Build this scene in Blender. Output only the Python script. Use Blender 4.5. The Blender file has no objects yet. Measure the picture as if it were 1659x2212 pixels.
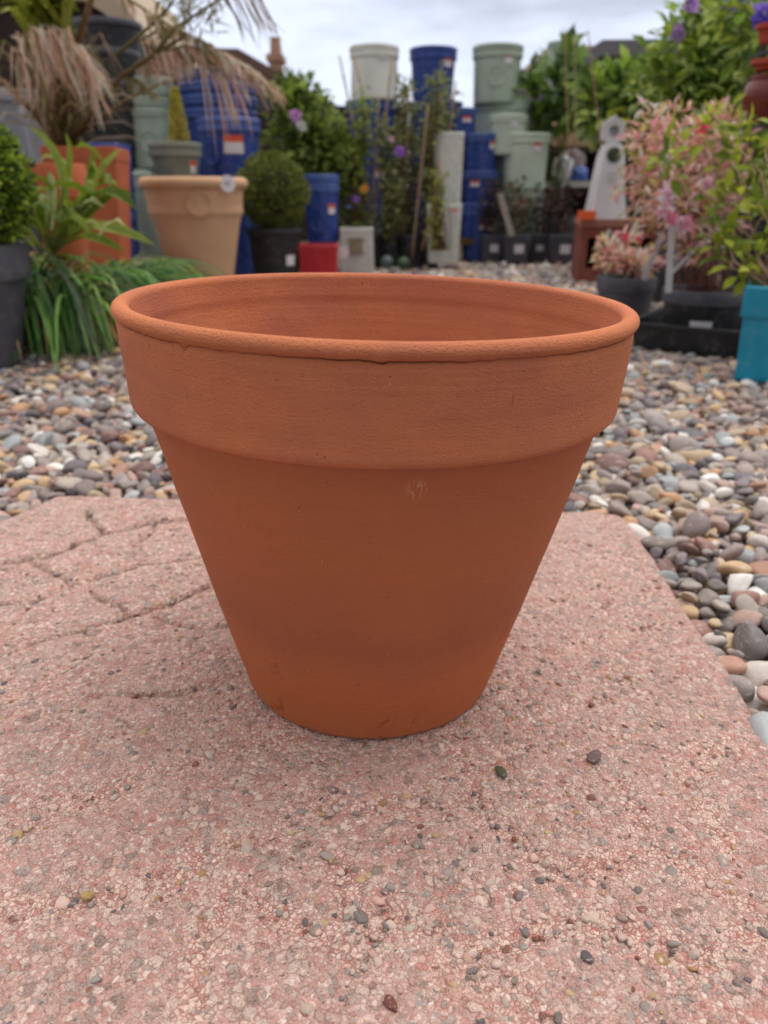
import bpy, bmesh, math, random
import numpy as np
from mathutils import Vector, Matrix, Euler
R = math.radians
random.seed(7); rng = np.random.default_rng(11)
S = bpy.context.scene; COL = S.collection

# ------------------------------------------------------------------ camera, sky, sun, exposure
H = 0.349; PITCH = R(22.97); FPX = 1620.0; CX, CY = 829.5, 1106.0     # photo measured at 1659 x 2212
cd = bpy.data.cameras.new('camera'); cam = bpy.data.objects.new('camera', cd); COL.objects.link(cam)
cam.location = (0, 0, H); cam.rotation_euler = (math.pi/2 - PITCH, 0, 0)
cd.sensor_fit = 'VERTICAL'; cd.sensor_height = 36; cd.lens = 36*FPX/2212
cd.clip_start = 0.02; cd.clip_end = 500
cd.dof.use_dof = True; cd.dof.focus_distance = 0.43; cd.dof.aperture_fstop = 7.8
S.camera = cam
S.view_settings.view_transform = 'Standard'; S.view_settings.look = 'None'
S.view_settings.gamma = 1; S.view_settings.exposure = 0.55
try: S.cycles.use_denoising = True
except Exception: pass
S.cycles.max_bounces = 6; S.cycles.diffuse_bounces = 4; S.cycles.transparent_max_bounces = 8
S.render.engine = 'CYCLES'

SUN_EL, SUN_AZ = R(72), R(60)       # azimuth measured from +Y towards +X
w = bpy.data.worlds.new('World'); S.world = w; w.use_nodes = True
nt = w.node_tree; nt.nodes.clear(); N = nt.nodes.new; L = nt.links.new
out = N('ShaderNodeOutputWorld'); mix = N('ShaderNodeMixShader'); b1 = N('ShaderNodeBackground'); b2 = N('ShaderNodeBackground')
sky = N('ShaderNodeTexSky'); sky.sky_type = 'NISHITA'; sky.sun_disc = False
sky.sun_elevation = SUN_EL; sky.sun_rotation = SUN_AZ
L(sky.outputs[0], b1.inputs[0]); b1.inputs[1].default_value = 0.10
tc = N('ShaderNodeTexCoord'); sep = N('ShaderNodeSeparateXYZ'); L(tc.outputs['Generated'], sep.inputs[0])
rmp = N('ShaderNodeValToRGB'); L(sep.outputs[2], rmp.inputs[0])      # overcast: brighter overhead than at the horizon
e = rmp.color_ramp.elements; e[0].position = 0.0; e[0].color = (.63, .68, .80, 1); e[1].position = .55; e[1].color = (1.35, 1.28, 1.20, 1)
e2 = rmp.color_ramp.elements.new(.2); e2.color = (.57, .61, .73, 1)
mp = N('ShaderNodeMapping'); mp.inputs['Scale'].default_value = (1.3, 1.3, 5); L(tc.outputs['Generated'], mp.inputs[0])
nz = N('ShaderNodeTexNoise'); nz.inputs['Scale'].default_value = 2.6; nz.inputs['Detail'].default_value = 8; nz.inputs['Roughness'].default_value = .55
L(mp.outputs[0], nz.inputs[0])
cr = N('ShaderNodeMapRange'); cr.inputs[1].default_value = .38; cr.inputs[2].default_value = .60; cr.inputs[3].default_value = .72; cr.inputs[4].default_value = 1.12
L(nz.outputs[0], cr.inputs[0])
vm = N('ShaderNodeVectorMath'); vm.operation = 'SCALE'; L(rmp.outputs[0], vm.inputs[0]); L(cr.outputs[0], vm.inputs['Scale'])
az = N('ShaderNodeMapRange'); az.inputs[1].default_value = -.9; az.inputs[2].default_value = .9; az.inputs[3].default_value = .42; az.inputs[4].default_value = 1.0
L(sep.outputs[1], az.inputs[0])                                     # sky dimmed behind the camera, added to darken the pot's front
vm2 = N('ShaderNodeVectorMath'); vm2.operation = 'SCALE'; L(vm.outputs[0], vm2.inputs[0]); L(az.outputs[0], vm2.inputs['Scale']); L(vm2.outputs[0], b2.inputs[0]); b2.inputs[1].default_value = 1.0
mix.inputs[0].default_value = .9; L(b1.outputs[0], mix.inputs[1]); L(b2.outputs[0], mix.inputs[2]); L(mix.outputs[0], out.inputs[0])
sd = bpy.data.lights.new('sun', 'SUN'); sd.energy = 0.9; sd.angle = R(40); sd.color = (1, .95, .88)
sun = bpy.data.objects.new('sun', sd); COL.objects.link(sun)
sv = Vector((math.sin(SUN_AZ)*math.cos(SUN_EL), math.cos(SUN_AZ)*math.cos(SUN_EL), math.sin(SUN_EL)))
sun.rotation_euler = sv.to_track_quat('Z', 'Y').to_euler(); sun.location = sv*20

# ------------------------------------------------------------------ measuring helpers
cp, sp = math.cos(PITCH), math.sin(PITCH)
def ray(px, py):
    a, b = (px-CX)/FPX, (CY-py)/FPX
    return Vector((a, cp + b*sp, -sp + b*cp))
def at(px, py, Y):
    d = ray(px, py); return Vector((0, 0, H)) + d*(Y/d.y)
def zc(Y, z): return Y*cp + (H-z)*sp
def width(npx, Y, z): return npx*zc(Y, z)/FPX
GZ = -0.014                                   # top of the gravel
def ground(px, py, z=GZ):
    d = ray(px, py); return Vector((0, 0, H)) + d*((z-H)/d.z)
TILT = math.tan(R(1.5)); PX0, PY0 = -0.012, 0.512
def slab_z(x): return -TILT*(x-PX0)
def on_slab(px, py):
    d = ray(px, py); t = (-H + TILT*PX0)/(d.z + TILT*d.x); return Vector((0, 0, H)) + d*t

# ------------------------------------------------------------------ materials
def lin(c): return tuple(((v/255)/12.92 if v/255 <= .04045 else ((v/255+.055)/1.055)**2.4) for v in c)
class NB:
    def __init__(s, name):
        s.m = bpy.data.materials.new(name); s.m.use_nodes = True; s.t = s.m.node_tree; s.t.nodes.clear()
        s.o = s.n('ShaderNodeOutputMaterial'); s.p = s.n('ShaderNodeBsdfPrincipled'); s.l(s.p.outputs[0], s.o.inputs[0])
    def n(s, k, **kw):
        x = s.t.nodes.new(k)
        for a, v in kw.items():
            if a in x.inputs: x.inputs[a].default_value = v
            else: setattr(x, a, v)
        return x
    def l(s, a, b): s.t.links.new(a, b)
    def obj(s): return s.n('ShaderNodeTexCoord').outputs['Object']
    def noise(s, vec, sc, det=4, rough=.55):
        x = s.n('ShaderNodeTexNoise'); x.inputs['Scale'].default_value = sc; x.inputs['Detail'].default_value = det; x.inputs['Roughness'].default_value = rough
        s.l(vec, x.inputs['Vector']); return x
    def vor(s, vec, sc, feat='F1'):
        x = s.n('ShaderNodeTexVoronoi'); x.feature = feat; x.inputs['Scale'].default_value = sc; s.l(vec, x.inputs['Vector']); return x
    def ramp(s, fac, stops, interp='LINEAR'):
        x = s.n('ShaderNodeValToRGB'); x.color_ramp.interpolation = interp; e = x.color_ramp.elements
        while len(e) > 1: e.remove(e[-1])
        e[0].position = stops[0][0]; e[0].color = (*stops[0][1], 1)
        for p, c in stops[1:]: k = e.new(p); k.color = (*c, 1)
        s.l(fac, x.inputs[0]); return x.outputs[0]
    def rng(s, fac, a, b, c=0, d=1):
        x = s.n('ShaderNodeMapRange'); 
        for i, v in enumerate((a, b, c, d)): x.inputs[i+1].default_value = v
        s.l(fac, x.inputs[0]); return x.outputs[0]
    def mix(s, fac, a, b, mode='MIX'):
        x = s.n('ShaderNodeMix'); x.data_type = 'RGBA'; x.blend_type = mode
        for sock, v in ((x.inputs[0], fac), (x.inputs[6], a), (x.inputs[7], b)):
            if isinstance(v, (int, float)): sock.default_value = v
            elif isinstance(v, tuple): sock.default_value = (*v, 1)
            else: s.l(v, sock)
        return x.outputs[2]
    def math(s, op, a, b=0.0):
        x = s.n('ShaderNodeMath'); x.operation = op
        for i, v in enumerate((a, b)):
            if isinstance(v, (int, float)): x.inputs[i].default_value = v
            else: s.l(v, x.inputs[i])
        return x.outputs[0]
    def bump(s, h, dist, strength=1.0, normal=None):
        x = s.n('ShaderNodeBump'); x.inputs['Distance'].default_value = dist; x.inputs['Strength'].default_value = strength
        s.l(h, x.inputs['Height'])
        if normal: s.l(normal, x.inputs['Normal'])
        return x.outputs[0]
    def done(s, col, rough=.6, nrm=None, spec=.4):
        if isinstance(col, tuple): s.p.inputs['Base Color'].default_value = (*col, 1)
        else: s.l(col, s.p.inputs['Base Color'])
        if isinstance(rough, (int, float)): s.p.inputs['Roughness'].default_value = rough
        else: s.l(rough, s.p.inputs['Roughness'])
        s.p.inputs['Specular IOR Level'].default_value = spec
        if nrm: s.l(nrm, s.p.inputs['Normal'])
        return s.m

MATS = {}
def plastic(name, c, rough=.45, var=.12, scale=9, bump=.0004):
    if name in MATS: return MATS[name]
    b = NB(name); v = b.obj(); n = b.noise(v, scale, 5); c = lin(c)
    dust = b.noise(v, scale*4, 6, .7)
    col = b.mix(b.rng(n.outputs[0], .35, .7), tuple(x*(1-var) for x in c), tuple(min(1, x*(1+var)) for x in c))
    col = b.mix(b.rng(dust.outputs[0], .52, .8, 0, .35), col, (.30, .27, .23))
    MATS[name] = b.done(col, b.rng(dust.outputs[0], .3, .7, rough-.1, rough+.2), b.bump(dust.outputs[0], bump), .45)
    return MATS[name]
def leafmat(name, trans=.35, rough=.5, vein=(.03, .04, .01)):
    if name in MATS: return MATS[name]
    b = NB(name); a = b.n('ShaderNodeAttribute'); a.attribute_name = 'Col'
    n = b.noise(b.obj(), 60, 3); col = b.mix(b.rng(n.outputs[0], .3, .7, 0, .22), a.outputs[0], vein, 'MIX')
    m = b.done(col, rough, None, .35)
    t = b.n('ShaderNodeBsdfTranslucent'); b.l(col, t.inputs[0]); mx = b.n('ShaderNodeMixShader'); mx.inputs[0].default_value = trans
    b.l(b.p.outputs[0], mx.inputs[1]); b.l(t.outputs[0], mx.inputs[2]); b.l(mx.outputs[0], b.o.inputs[0])
    MATS[name] = m; return m
LEAF = leafmat('leaf_surface'); DRY = leafmat('dry_leaf', .3, .7, (.12, .09, .06)); PETAL = leafmat('petal', .45, .6, (.3, .12, .12))

def terracotta(name, c, hero=False):
    b = NB(name); v = b.obj(); c = lin(c)
    n1 = b.noise(v, 9, 5, .6); n2 = b.noise(v, 55, 6, .65); n3 = b.noise(v, 420, 3, .7)
    col = b.mix(b.rng(n1.outputs[0], .3, .7), tuple(x*.92 for x in c), tuple(min(1, x*1.1) for x in c))
    col = b.mix(b.rng(n2.outputs[0], .5, .8, 0, .25), col, tuple(x*1.35 for x in c))
    if not hero:
        MATS[name] = b.done(col, .85, b.bump(n3.outputs[0], .0006), .25); return MATS[name]
    # plum-grey bloom fired into the clay, in soft horizontal drifts
    mp = b.n('ShaderNodeMapping'); mp.inputs['Scale'].default_value = (6, 6, 11); b.l(v, mp.inputs[0])
    bl = b.noise(mp.outputs[0], 1.5, 4, .55)
    col = b.mix(b.rng(bl.outputs[0], .42, .66, 0, .6), col, lin((184, 112, 94)))
    ml = b.n('ShaderNodeMapping'); ml.inputs['Scale'].default_value = (2, 2, 60); b.l(v, ml.inputs[0])
    lines = b.noise(ml.outputs[0], 3, 3, .6)                      # throwing lines
    col = b.mix(b.rng(lines.outputs[0], .4, .7, 0, .10), col, lin((120, 60, 34)))
    # reddish stains low on the wall, dark specks, pale grog
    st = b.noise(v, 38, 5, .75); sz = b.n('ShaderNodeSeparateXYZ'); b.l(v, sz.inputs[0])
    # kiln tones: a plum drift above a rusty foot
    zw = b.math('ADD', sz.outputs[2], b.math('MULTIPLY', b.math('SUBTRACT', b.noise(v, 14, 4, .6).outputs[0], .5), .075))
    rr_ = b.n('ShaderNodeVectorMath', operation='LENGTH'); mz = b.n('ShaderNodeMapping'); mz.inputs['Scale'].default_value = (1, 1, 0); b.l(v, mz.inputs[0]); b.l(mz.outputs[0], rr_.inputs[0])
    col = b.mix(b.rng(sz.outputs[2], .222, .214, 0, .75), col, lin((186, 108, 70)))  # browner body below the band, its deeper shade put into the colour
    plum = b.math('MULTIPLY', b.rng(zw, .055, .085), b.rng(zw, .135, .095)); col = b.mix(b.math('MULTIPLY', plum, .34), col, lin((150, 90, 70)))
    col = b.mix(b.rng(zw, .085, .035, 0, .5), col, lin((192, 107, 61)))
    low = b.rng(sz.outputs[2], .10, .02)
    col = b.mix(b.math('MULTIPLY', b.rng(st.outputs[0], .60, .68, 0, .55), b.math('ADD', low, .12)), col, lin((120, 48, 22)))
    spk = b.vor(v, 260); sr = b.n('ShaderNodeSeparateColor'); b.l(spk.outputs['Color'], sr.inputs[0])
    f = b.math('MULTIPLY', b.rng(spk.outputs['Distance'], .13, .08), b.math('GREATER_THAN', sr.outputs[0], .965))
    col = b.mix(b.math('MULTIPLY', f, .75), col, lin((105, 55, 35)))
    f2 = b.math('MULTIPLY', b.rng(spk.outputs['Distance'], .14, .10), b.math('LESS_THAN', sr.outputs[0], .012))
    col = b.mix(b.math('MULTIPLY', f2, .7), col, lin((235, 185, 145)))
    # short upright hairline cracks on the band
    mc = b.n('ShaderNodeMapping'); mc.inputs['Scale'].default_value = (330, 330, 60); b.l(v, mc.inputs[0])
    ck = b.vor(mc.outputs[0], 1.0); cs = b.n('ShaderNodeSeparateColor'); b.l(ck.outputs['Color'], cs.inputs[0])
    wob = b.noise(v, 300, 2)
    cf = b.math('MULTIPLY', b.rng(b.math('ADD', ck.outputs['Distance'], b.math('MULTIPLY', wob.outputs[0], .22)), .27, .22), b.math('GREATER_THAN', cs.outputs[1], .94))
    cf = b.math('MULTIPLY', cf, b.rng(sz.outputs[2], .215, .235))
    col = b.mix(b.math('MULTIPLY', cf, .2), col, lin((88, 40, 24)))
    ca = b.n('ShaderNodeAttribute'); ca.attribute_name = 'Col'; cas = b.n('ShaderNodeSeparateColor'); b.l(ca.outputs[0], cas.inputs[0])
    col = b.mix(b.math('MULTIPLY', cas.outputs[0], .75), col, lin((78, 38, 24)))     # shade inside the crack under the bead, painted into the colour
    # chalky scuff just under the band
    vd = b.n('ShaderNodeVectorMath', operation='DISTANCE'); b.l(v, vd.inputs[0]); vd.inputs[1].default_value = (.0235, -.1465, .2085)
    mk = b.n('ShaderNodeMapping'); mk.inputs['Scale'].default_value = (420, 420, 130); mk.inputs['Rotation'].default_value = (0, .4, 0); b.l(v, mk.inputs[0])
    kn = b.noise(mk.outputs[0], 1, 4, .7)
    sc = b.math('MULTIPLY', b.rng(vd.outputs['Value'], .0075, .003), b.rng(kn.outputs[0], .50, .54))
    col = b.mix(b.math('MULTIPLY', sc, .55), col, lin((215, 168, 138)))
    h = b.math('ADD', b.math('MULTIPLY', n3.outputs[0], .5), b.math('MULTIPLY', n2.outputs[0], 1.2))
    h = b.math('SUBTRACT', b.math('SUBTRACT', h, b.math('MULTIPLY', cf, 1.0)), b.math('MULTIPLY', f, .7))
    h = b.math('ADD', h, b.math('MULTIPLY', lines.outputs[0], .7))
    mg = b.n('ShaderNodeMapping'); mg.inputs['Scale'].default_value = (1, 1, 1.6); b.l(v, mg.inputs[0]); g = b.noise(mg.outputs[0], 620, 3, .65); h = b.math('ADD', h, b.math('MULTIPLY', g.outputs[0], 1.5))
    MATS[name] = b.done(col, .88, b.bump(h, .0010, 1.0), .22); return MATS[name]
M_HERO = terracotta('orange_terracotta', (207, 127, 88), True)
M_TERRA = terracotta('weathered_terracotta', (182, 100, 68)); M_TAN = terracotta('sandy_clay', (206, 166, 132))

M_BLUE = plastic('blue_glaze', (50, 74, 150), .25); M_SAGE = plastic('sage_glaze', (170, 184, 169), .45); M_MINT = plastic('mint_glaze', (198, 212, 198), .45)
M_CREAM = plastic('cream_glaze', (230, 229, 222), .45); M_GREYG = plastic('grey_green_glaze', (128, 134, 122), .5)
M_BLACK = plastic('black_plastic', (38, 38, 42), .45, .2); M_DGREY = plastic('charcoal_plastic', (74, 74, 84), .45)
M_RED = plastic('red_plastic', (185, 30, 42), .45); M_TEAL = plastic('teal_glaze', (12, 140, 172), .4); M_LGREY = plastic('grey_plastic', (150, 152, 160), .5)
M_WHITE = plastic('white_plastic', (205, 203, 208), .5); M_STONE = plastic('pale_stone', (198, 194, 190), .8, .1, 30, .002)
M_PAPER = plastic('label_paper', (228, 222, 228), .6, .03); M_ORNG = plastic('label_orange', (225, 84, 30), .6, .05)
M_MARK = plastic('label_ink', (90, 80, 88), .7); M_EMB = {}
M_OXB = plastic('oxblood_glaze', (110, 42, 34), .25); M_BRICK = plastic('red_brown_timber', (128, 66, 56), .7, .15, 20, .001)
M_SOIL = plastic('dark_soil', (52, 40, 32), .95, .3, 60, .004); M_BLUEBAG = plastic('blue_sack', (60, 90, 165), .5)
M_BROWNROOF = plastic('brown_roof_tiles', (112, 88, 78), .9, .2, 3, .01); M_GREYROOF = plastic('grey_roof_felt', (120, 116, 122), .9, .1, 2, .005)
M_WALL = plastic('beige_render', (190, 172, 150), .9, .08, 2, .004); M_DARKW = plastic('dark_timber', (52, 40, 36), .8, .25, 6, .003)
def woodmat(name, c):
    b = NB(name); mp = b.n('ShaderNodeMapping'); mp.inputs['Scale'].default_value = (60, 4, 60); b.l(b.obj(), mp.inputs[0])
    n = b.noise(mp.outputs[0], 1, 5, .6); c = lin(c)
    MATS[name] = b.done(b.mix(b.rng(n.outputs[0], .3, .7), tuple(x*.6 for x in c), tuple(x*1.15 for x in c)), .8, b.bump(n.outputs[0], .002), .2); return MATS[name]
M_WOOD = woodmat('weathered_wood', (178, 166, 158)); M_CANE = woodmat('bamboo_cane', (188, 158, 128)); M_BARK = woodmat('brown_stem', (120, 92, 62)); M_PINKST = woodmat('pinkish_stem', (150, 100, 90))
M_GSTEM = woodmat('green_stem', (110, 118, 50))

# ------------------------------------------------------------------ mesh helpers
class MB:
    def __init__(s): s.v = []; s.f = []; s.c = []; s.mi = []; s.col = False; s.k = 0
    def add(s, vs, fs, color=None, mi=0):
        vs = np.asarray(vs, float); s.v.append(vs); k = s.k
        for f in fs: s.f.append(tuple(int(i)+k for i in f)); s.mi.append(mi)
        s.k += len(vs)
        if color is not None:
            s.col = True; c = np.asarray(color, float); s.c.append(np.tile(c[:3], (len(vs), 1)) if c.ndim == 1 else c)
        else: s.c.append(np.ones((len(vs), 3)))
    def box(s, x0, x1, y0, y1, z0, z1, mi=0, M=None):
        v = [Vector((x, y, z)) for z in (z0, z1) for y in (y0, y1) for x in (x0, x1)]
        if M is not None: v = [M @ p for p in v]
        s.add([tuple(p) for p in v], [(0, 2, 3, 1), (4, 5, 7, 6), (0, 1, 5, 4), (2, 6, 7, 3), (0, 4, 6, 2), (1, 3, 7, 5)], None, mi)
    def tube(s, path, r0, r1=None, n=6, color=None):
        r1 = r0 if r1 is None else r1; P = [Vector(p) for p in path]; V = []; F = []
        for i, p in enumerate(P):
            d = (P[min(i+1, len(P)-1)] - P[max(i-1, 0)]).normalized()
            a = d.orthogonal().normalized() if i == 0 else (a - d*a.dot(d)).normalized()
            b = d.cross(a); r = r0 + (r1-r0)*i/(len(P)-1)
            for k in range(n): t = 2*math.pi*k/n; V.append(tuple(p + (a*math.cos(t) + b*math.sin(t))*r))
        for i in range(len(P)-1):
            for k in range(n): F.append((i*n+k, i*n+(k+1) % n, (i+1)*n+(k+1) % n, (i+1)*n+k))
        F.append(tuple(range(n-1, -1, -1))); F.append(tuple((len(P)-1)*n+k for k in range(n)))
        s.add(V, F, color)
    def strip(s, path, wid, color, side=None, fold=.25):
        """a blade: a strip along path, widest near a third, folded along its midrib"""
        P = [Vector(p) for p in path]; n = len(P); V = []; F = []; C = []
        for i, p in enumerate(P):
            d = (P[min(i+1, n-1)] - P[max(i-1, 0)]).normalized(); a = (side or Vector((0, 0, 1)).cross(d))
            a = (a - d*a.dot(d)); a = a.normalized() if a.length > 1e-6 else d.orthogonal().normalized(); u = d.cross(a)
            t = i/(n-1); ww = wid*(.35 + 1.0*math.sin(math.pi*min(1, .15+t*.85))**.8)*(1 if t < .98 else .1)
            V += [tuple(p - a*ww/2 + u*ww*fold), tuple(p), tuple(p + a*ww/2 + u*ww*fold)]
            C += [color, [x*.85 for x in color], color]
        for i in range(n-1):
            k = 3*i; F += [(k, k+1, k+4, k+3), (k+1, k+2, k+5, k+4)]
        s.add(V, F, np.array(C))
    def lathe(s, prof, n=48, mi=0, cap=False, off=(0, 0, 0)):
        V = []; F = []
        for r, z in prof:
            for k in range(n): t = 2*math.pi*k/n; V.append((off[0]+r*math.cos(t), off[1]+r*math.sin(t), off[2]+z))
        for i in range(len(prof)-1):
            for k in range(n): F.append((i*n+k, i*n+(k+1) % n, (i+1)*n+(k+1) % n, (i+1)*n+k))
        if cap: F.append(tuple(range(n-1, -1, -1)))
        s.add(V, F, None, mi)
    def build(s, name, mats, parent=None, loc=(0, 0, 0), smooth=True, angle=None):
        me = bpy.data.meshes.new(name); me.from_pydata(np.concatenate(s.v).tolist(), [], s.f)
        for m in (mats if isinstance(mats, (list, tuple)) else [mats]): me.materials.append(m)
        me.polygons.foreach_set('material_index', s.mi); me.polygons.foreach_set('use_smooth', [smooth]*len(s.f))
        if s.col:
            a = me.color_attributes.new('Col', 'FLOAT_COLOR', 'POINT'); c = np.concatenate(s.c)
            a.data.foreach_set('color', np.c_[c, np.ones(len(c))].ravel())
        me.update(); o = bpy.data.objects.new(name, me); COL.objects.link(o); o.location = loc
        if angle is not None and smooth: me.set_sharp_from_angle(angle=R(angle))
        if parent: o.parent = parent
        return o
def tag(o, label=None, cat=None, group=None, kind=None):
    if label: o['label'] = label
    if cat: o['category'] = cat
    if group: o['group'] = group
    if kind: o['kind'] = kind
    return o
def empty(name, loc, rz=0, **kw):
    o = bpy.data.objects.new(name, None); COL.objects.link(o); o.location = loc; o.rotation_euler = (0, 0, rz)
    o.empty_display_size = .05; return tag(o, **kw)
def bevel_box(mb, sx, sy, z0, z1, tx, ty, r=.01, mi=0, bottom=True, n=4):
    """rounded-corner tapered box side: half sizes sx,sy at top, times tx,ty at bottom"""
    pass
def ring(hx, hy, r, n=5):
    P = []
    for cxs, cys, a0 in ((1, 1, 0), (-1, 1, 90), (-1, -1, 180), (1, -1, 270)):
        for k in range(n+1):
            a = R(a0+90*k/n); P.append((cxs*(hx-r)+r*math.cos(a), cys*(hy-r)+r*math.sin(a)))
    return P
def sqlathe(mb, prof, r=.012, mi=0, cap=True, aspect=1.0):
    n = None; V = []; F = []
    for h, z in prof:
        P = ring(h, h*aspect, min(r, h*.5)); n = len(P); V += [(x, y, z) for x, y in P]
    for i in range(len(prof)-1):
        for k in range(n): F.append((i*n+k, i*n+(k+1) % n, (i+1)*n+(k+1) % n, (i+1)*n+k))
    if cap: F.append(tuple(range(n-1, -1, -1)))
    mb.add(V, F, None, mi)

# ------------------------------------------------------------------ plant pots
def label_patch(rf, th, z0, ww, hh, parent, band=True, square=False, name='price_label'):
    """a paper label bent round the pot wall; rf(z) is the wall radius"""
    mb = MB(); nx = 6; zs = [z0-hh/2, z0+hh*(.12 if band else .5)] + ([z0+hh/2] if band else [])
    V = []; F = []
    for lay, off in ((0, .0045), (1, .0015)):
        for z in zs:
            r = rf(z)+off
            for k in range(nx+1):
                d = (k/nx-.5)*ww
                if square: V.append((th*1.0+d, -r, z))
                else: a = th + d/r; V.append((r*math.sin(a), -r*math.cos(a), z))
    m = nx+1; L_ = len(zs)*m
    for i in range(len(zs)-1):
        for k in range(nx):
            F.append((i*m+k, i*m+k+1, (i+1)*m+k+1, (i+1)*m+k)); F.append((L_+i*m+k+1, L_+i*m+k, L_+(i+1)*m+k, L_+(i+1)*m+k+1))
    T = len(zs)-1
    bd = [k for k in range(m)] + [i*m+nx for i in range(1, T+1)] + [T*m+k for k in range(nx-1, -1, -1)] + [i*m for i in range(T-1, 0, -1)]
    for q in range(len(bd)):
        a, b = bd[q], bd[(q+1) % len(bd)]; F.append((b, a, a+L_, b+L_))
    mb.add(V, F)
    if band:
        c = 0
        for i in range(T):
            for k in range(nx):
                if i == 1: mb.mi[c] = 1
                c += 2
    return mb.build(name, [M_PAPER, M_ORNG], parent, smooth=False)
def emblem(rf, th, z0, rad, mat, parent, deep=1.0):
    """shallow round boss with a raised lip on the pot wall"""
    mb = MB(); V = []; F = []; n = 24
    for q, off in ((1.0, .0005), (1.0, .006), (.86, .006), (.80, .003), (0.0001, .003)):
        for k in range(n):
            a = 2*math.pi*k/n; dx, dz = rad*q*math.cos(a), rad*q*math.sin(a); z = z0+dz; r = rf(z)+off*deep; t = th+dx/r
            V.append((r*math.sin(t), -r*math.cos(t), z))
    for i in range(4):
        for k in range(n): F.append((i*n+k, i*n+(k+1) % n, (i+1)*n+(k+1) % n, (i+1)*n+k))
    mb.add(V, F); return mb.build('emblem', mat, parent, angle=40)
def darker(m, k=.6):
    key = m.name+'_boss'
    if key in MATS: return MATS[key]
    n = m.copy(); n.name = key; MATS[key] = n; return n
def round_pot(name, px, ytop, ybot, wtop, Y, mat, label, cat='plant pot', taper=.74, band=.14, group=None, style='double',
              sticker=None, boss=None, zbot=None, lipmat=None, ztop=None, soil=None):
    """px = centre, ytop/ybot = photo rows of its top and bottom, wtop = photo width of the rim, Y = distance"""
    zt = at(px, ytop, Y).z if ztop is None else ztop
    zb = (at(px, ybot, Y).z if ybot else GZ) if zbot is None else zbot
    r = width(wtop, Y, zt)/2; X = at(px, (ytop+(ybot or ytop+60))/2, Y).x; h = zt-zb; rb = r*taper
    o = empty(name, (X, Y, zb), label=label, cat=cat, group=group)
    rim_h = band*h; ri = r*.92
    def rf(z): return rb + (ri-rb)*max(0, min(1, z/(h-rim_h)))
    t = .007 if r < .12 else .010
    body = MB(); body.lathe([(rb*.9, 0), (rb-.002, .001), (rb, .006)] + [(rf(z), z) for z in np.linspace(.03*h+.008, h-rim_h, 6)] +
        [(rf(h-rim_h)-t, h-rim_h), (rb-t, .02), (.001, .018)], 44, cap=True)
    body.build('body', mat, o, angle=35)
    rim = MB(); z0 = h-rim_h
    if style == 'double': pr = [(ri-t, z0-.003), (r*.985, z0-.003), (r*.99, z0+rim_h*.44), (r*.945, z0+rim_h*.47), (r*.945, z0+rim_h*.58), (r*1.0, z0+rim_h*.62), (r, h-.004), (r-.003, h), (r-t-.002, h), (r-t-.004, h-.006), (ri-t, z0-.02)]
    else: pr = [(ri-t, z0-.003), (r*.985, z0-.003), (r*.995, z0+.004), (r, h-.005), (r-.003, h), (r-t, h), (r-t-.003, h-.006), (ri-t, z0-.02)]
    rim.lathe(pr, 44); rim.build('rim', lipmat or mat, o, angle=35)
    th0 = math.atan2(-X, Y)*-1                      # angle that faces the camera
    th0 = -math.atan2(X, Y)
    if boss: emblem(rf, th0+boss[0], h*boss[1], r*boss[2], darker(mat), o)
    if sticker: label_patch(rf, th0+sticker[0], h*sticker[1], r*sticker[2], r*sticker[3], o, sticker[4] if len(sticker) > 4 else True)
    if soil:
        s_ = MB(); s_.lathe([(.001, h*.9), (r-t-.003, h*.9-.004)], 32); s_.build('soil', M_SOIL, o)
    return o

# ------------------------------------------------------------------ foliage
def leafset(mb, P, D, Ln, Wd, cols, up=None, droop=.15):
    """one folded pointed leaf per point P along direction D"""
    n = len(P); D = D/np.linalg.norm(D, axis=1, keepdims=True)
    Rv = rng.normal(size=(n, 3)) if up is None else up + rng.normal(size=(n, 3))*.35
    A = np.cross(D, Rv); A /= np.linalg.norm(A, axis=1, keepdims=True)+1e-9; U = np.cross(A, D)
    Ln = Ln*rng.uniform(.65, 1.2, (n, 1)); Wd = Wd*rng.uniform(.75, 1.2, (n, 1))
    T = [(0, 0, 0), (.22, .32, .10), (.22, 0, 0), (.22, -.32, .10), (.58, .42, .08), (.6, 0, -.02), (.58, -.42, .08), (1, 0, -droop)]
    F = [(0, 2, 1), (0, 3, 2), (1, 2, 5, 4), (2, 3, 6, 5), (4, 5, 7), (5, 6, 7)]
    V = np.stack([P + D*Ln*a + A*Wd*b + U*Ln*c for a, b, c in T], 1).reshape(-1, 3)
    C = np.repeat(cols, 8, 0); k = mb.k
    F = np.array([list(f)+[-1]*(4-len(f)) for f in F])
    base = np.arange(n)*8
    mb.v.append(V); mb.k += len(V); mb.c.append(C); mb.col = True
    for b in base:
        for f in F: mb.f.append(tuple(int(x+b+k) for x in f if x >= 0)); mb.mi.append(0)
GAIN = 1.0
def palette(n, pal, var=.2):
    pal = np.array([lin(c) for c in pal])*GAIN; c = pal[rng.integers(0, len(pal), n)]
    return np.minimum(c*rng.uniform(1-var, 1+var, (n, 1)), .85)
def blob(n, c, rad, p=.45, low=-1):
    d = rng.normal(size=(n*3, 3)); d /= np.linalg.norm(d, axis=1, keepdims=True); d = d[d[:, 2] > low][:n]
    u = rng.uniform(0, 1, (len(d), 1))**p
    lump = 1 + .18*np.sin(d[:, :1]*5+c[0]*9)*np.cos(d[:, 1:2]*4+c[1]*7) + .12*np.sin(d[:, 2:]*7)
    return np.array(c) + d*u*np.array(rad)*lump, d
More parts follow.
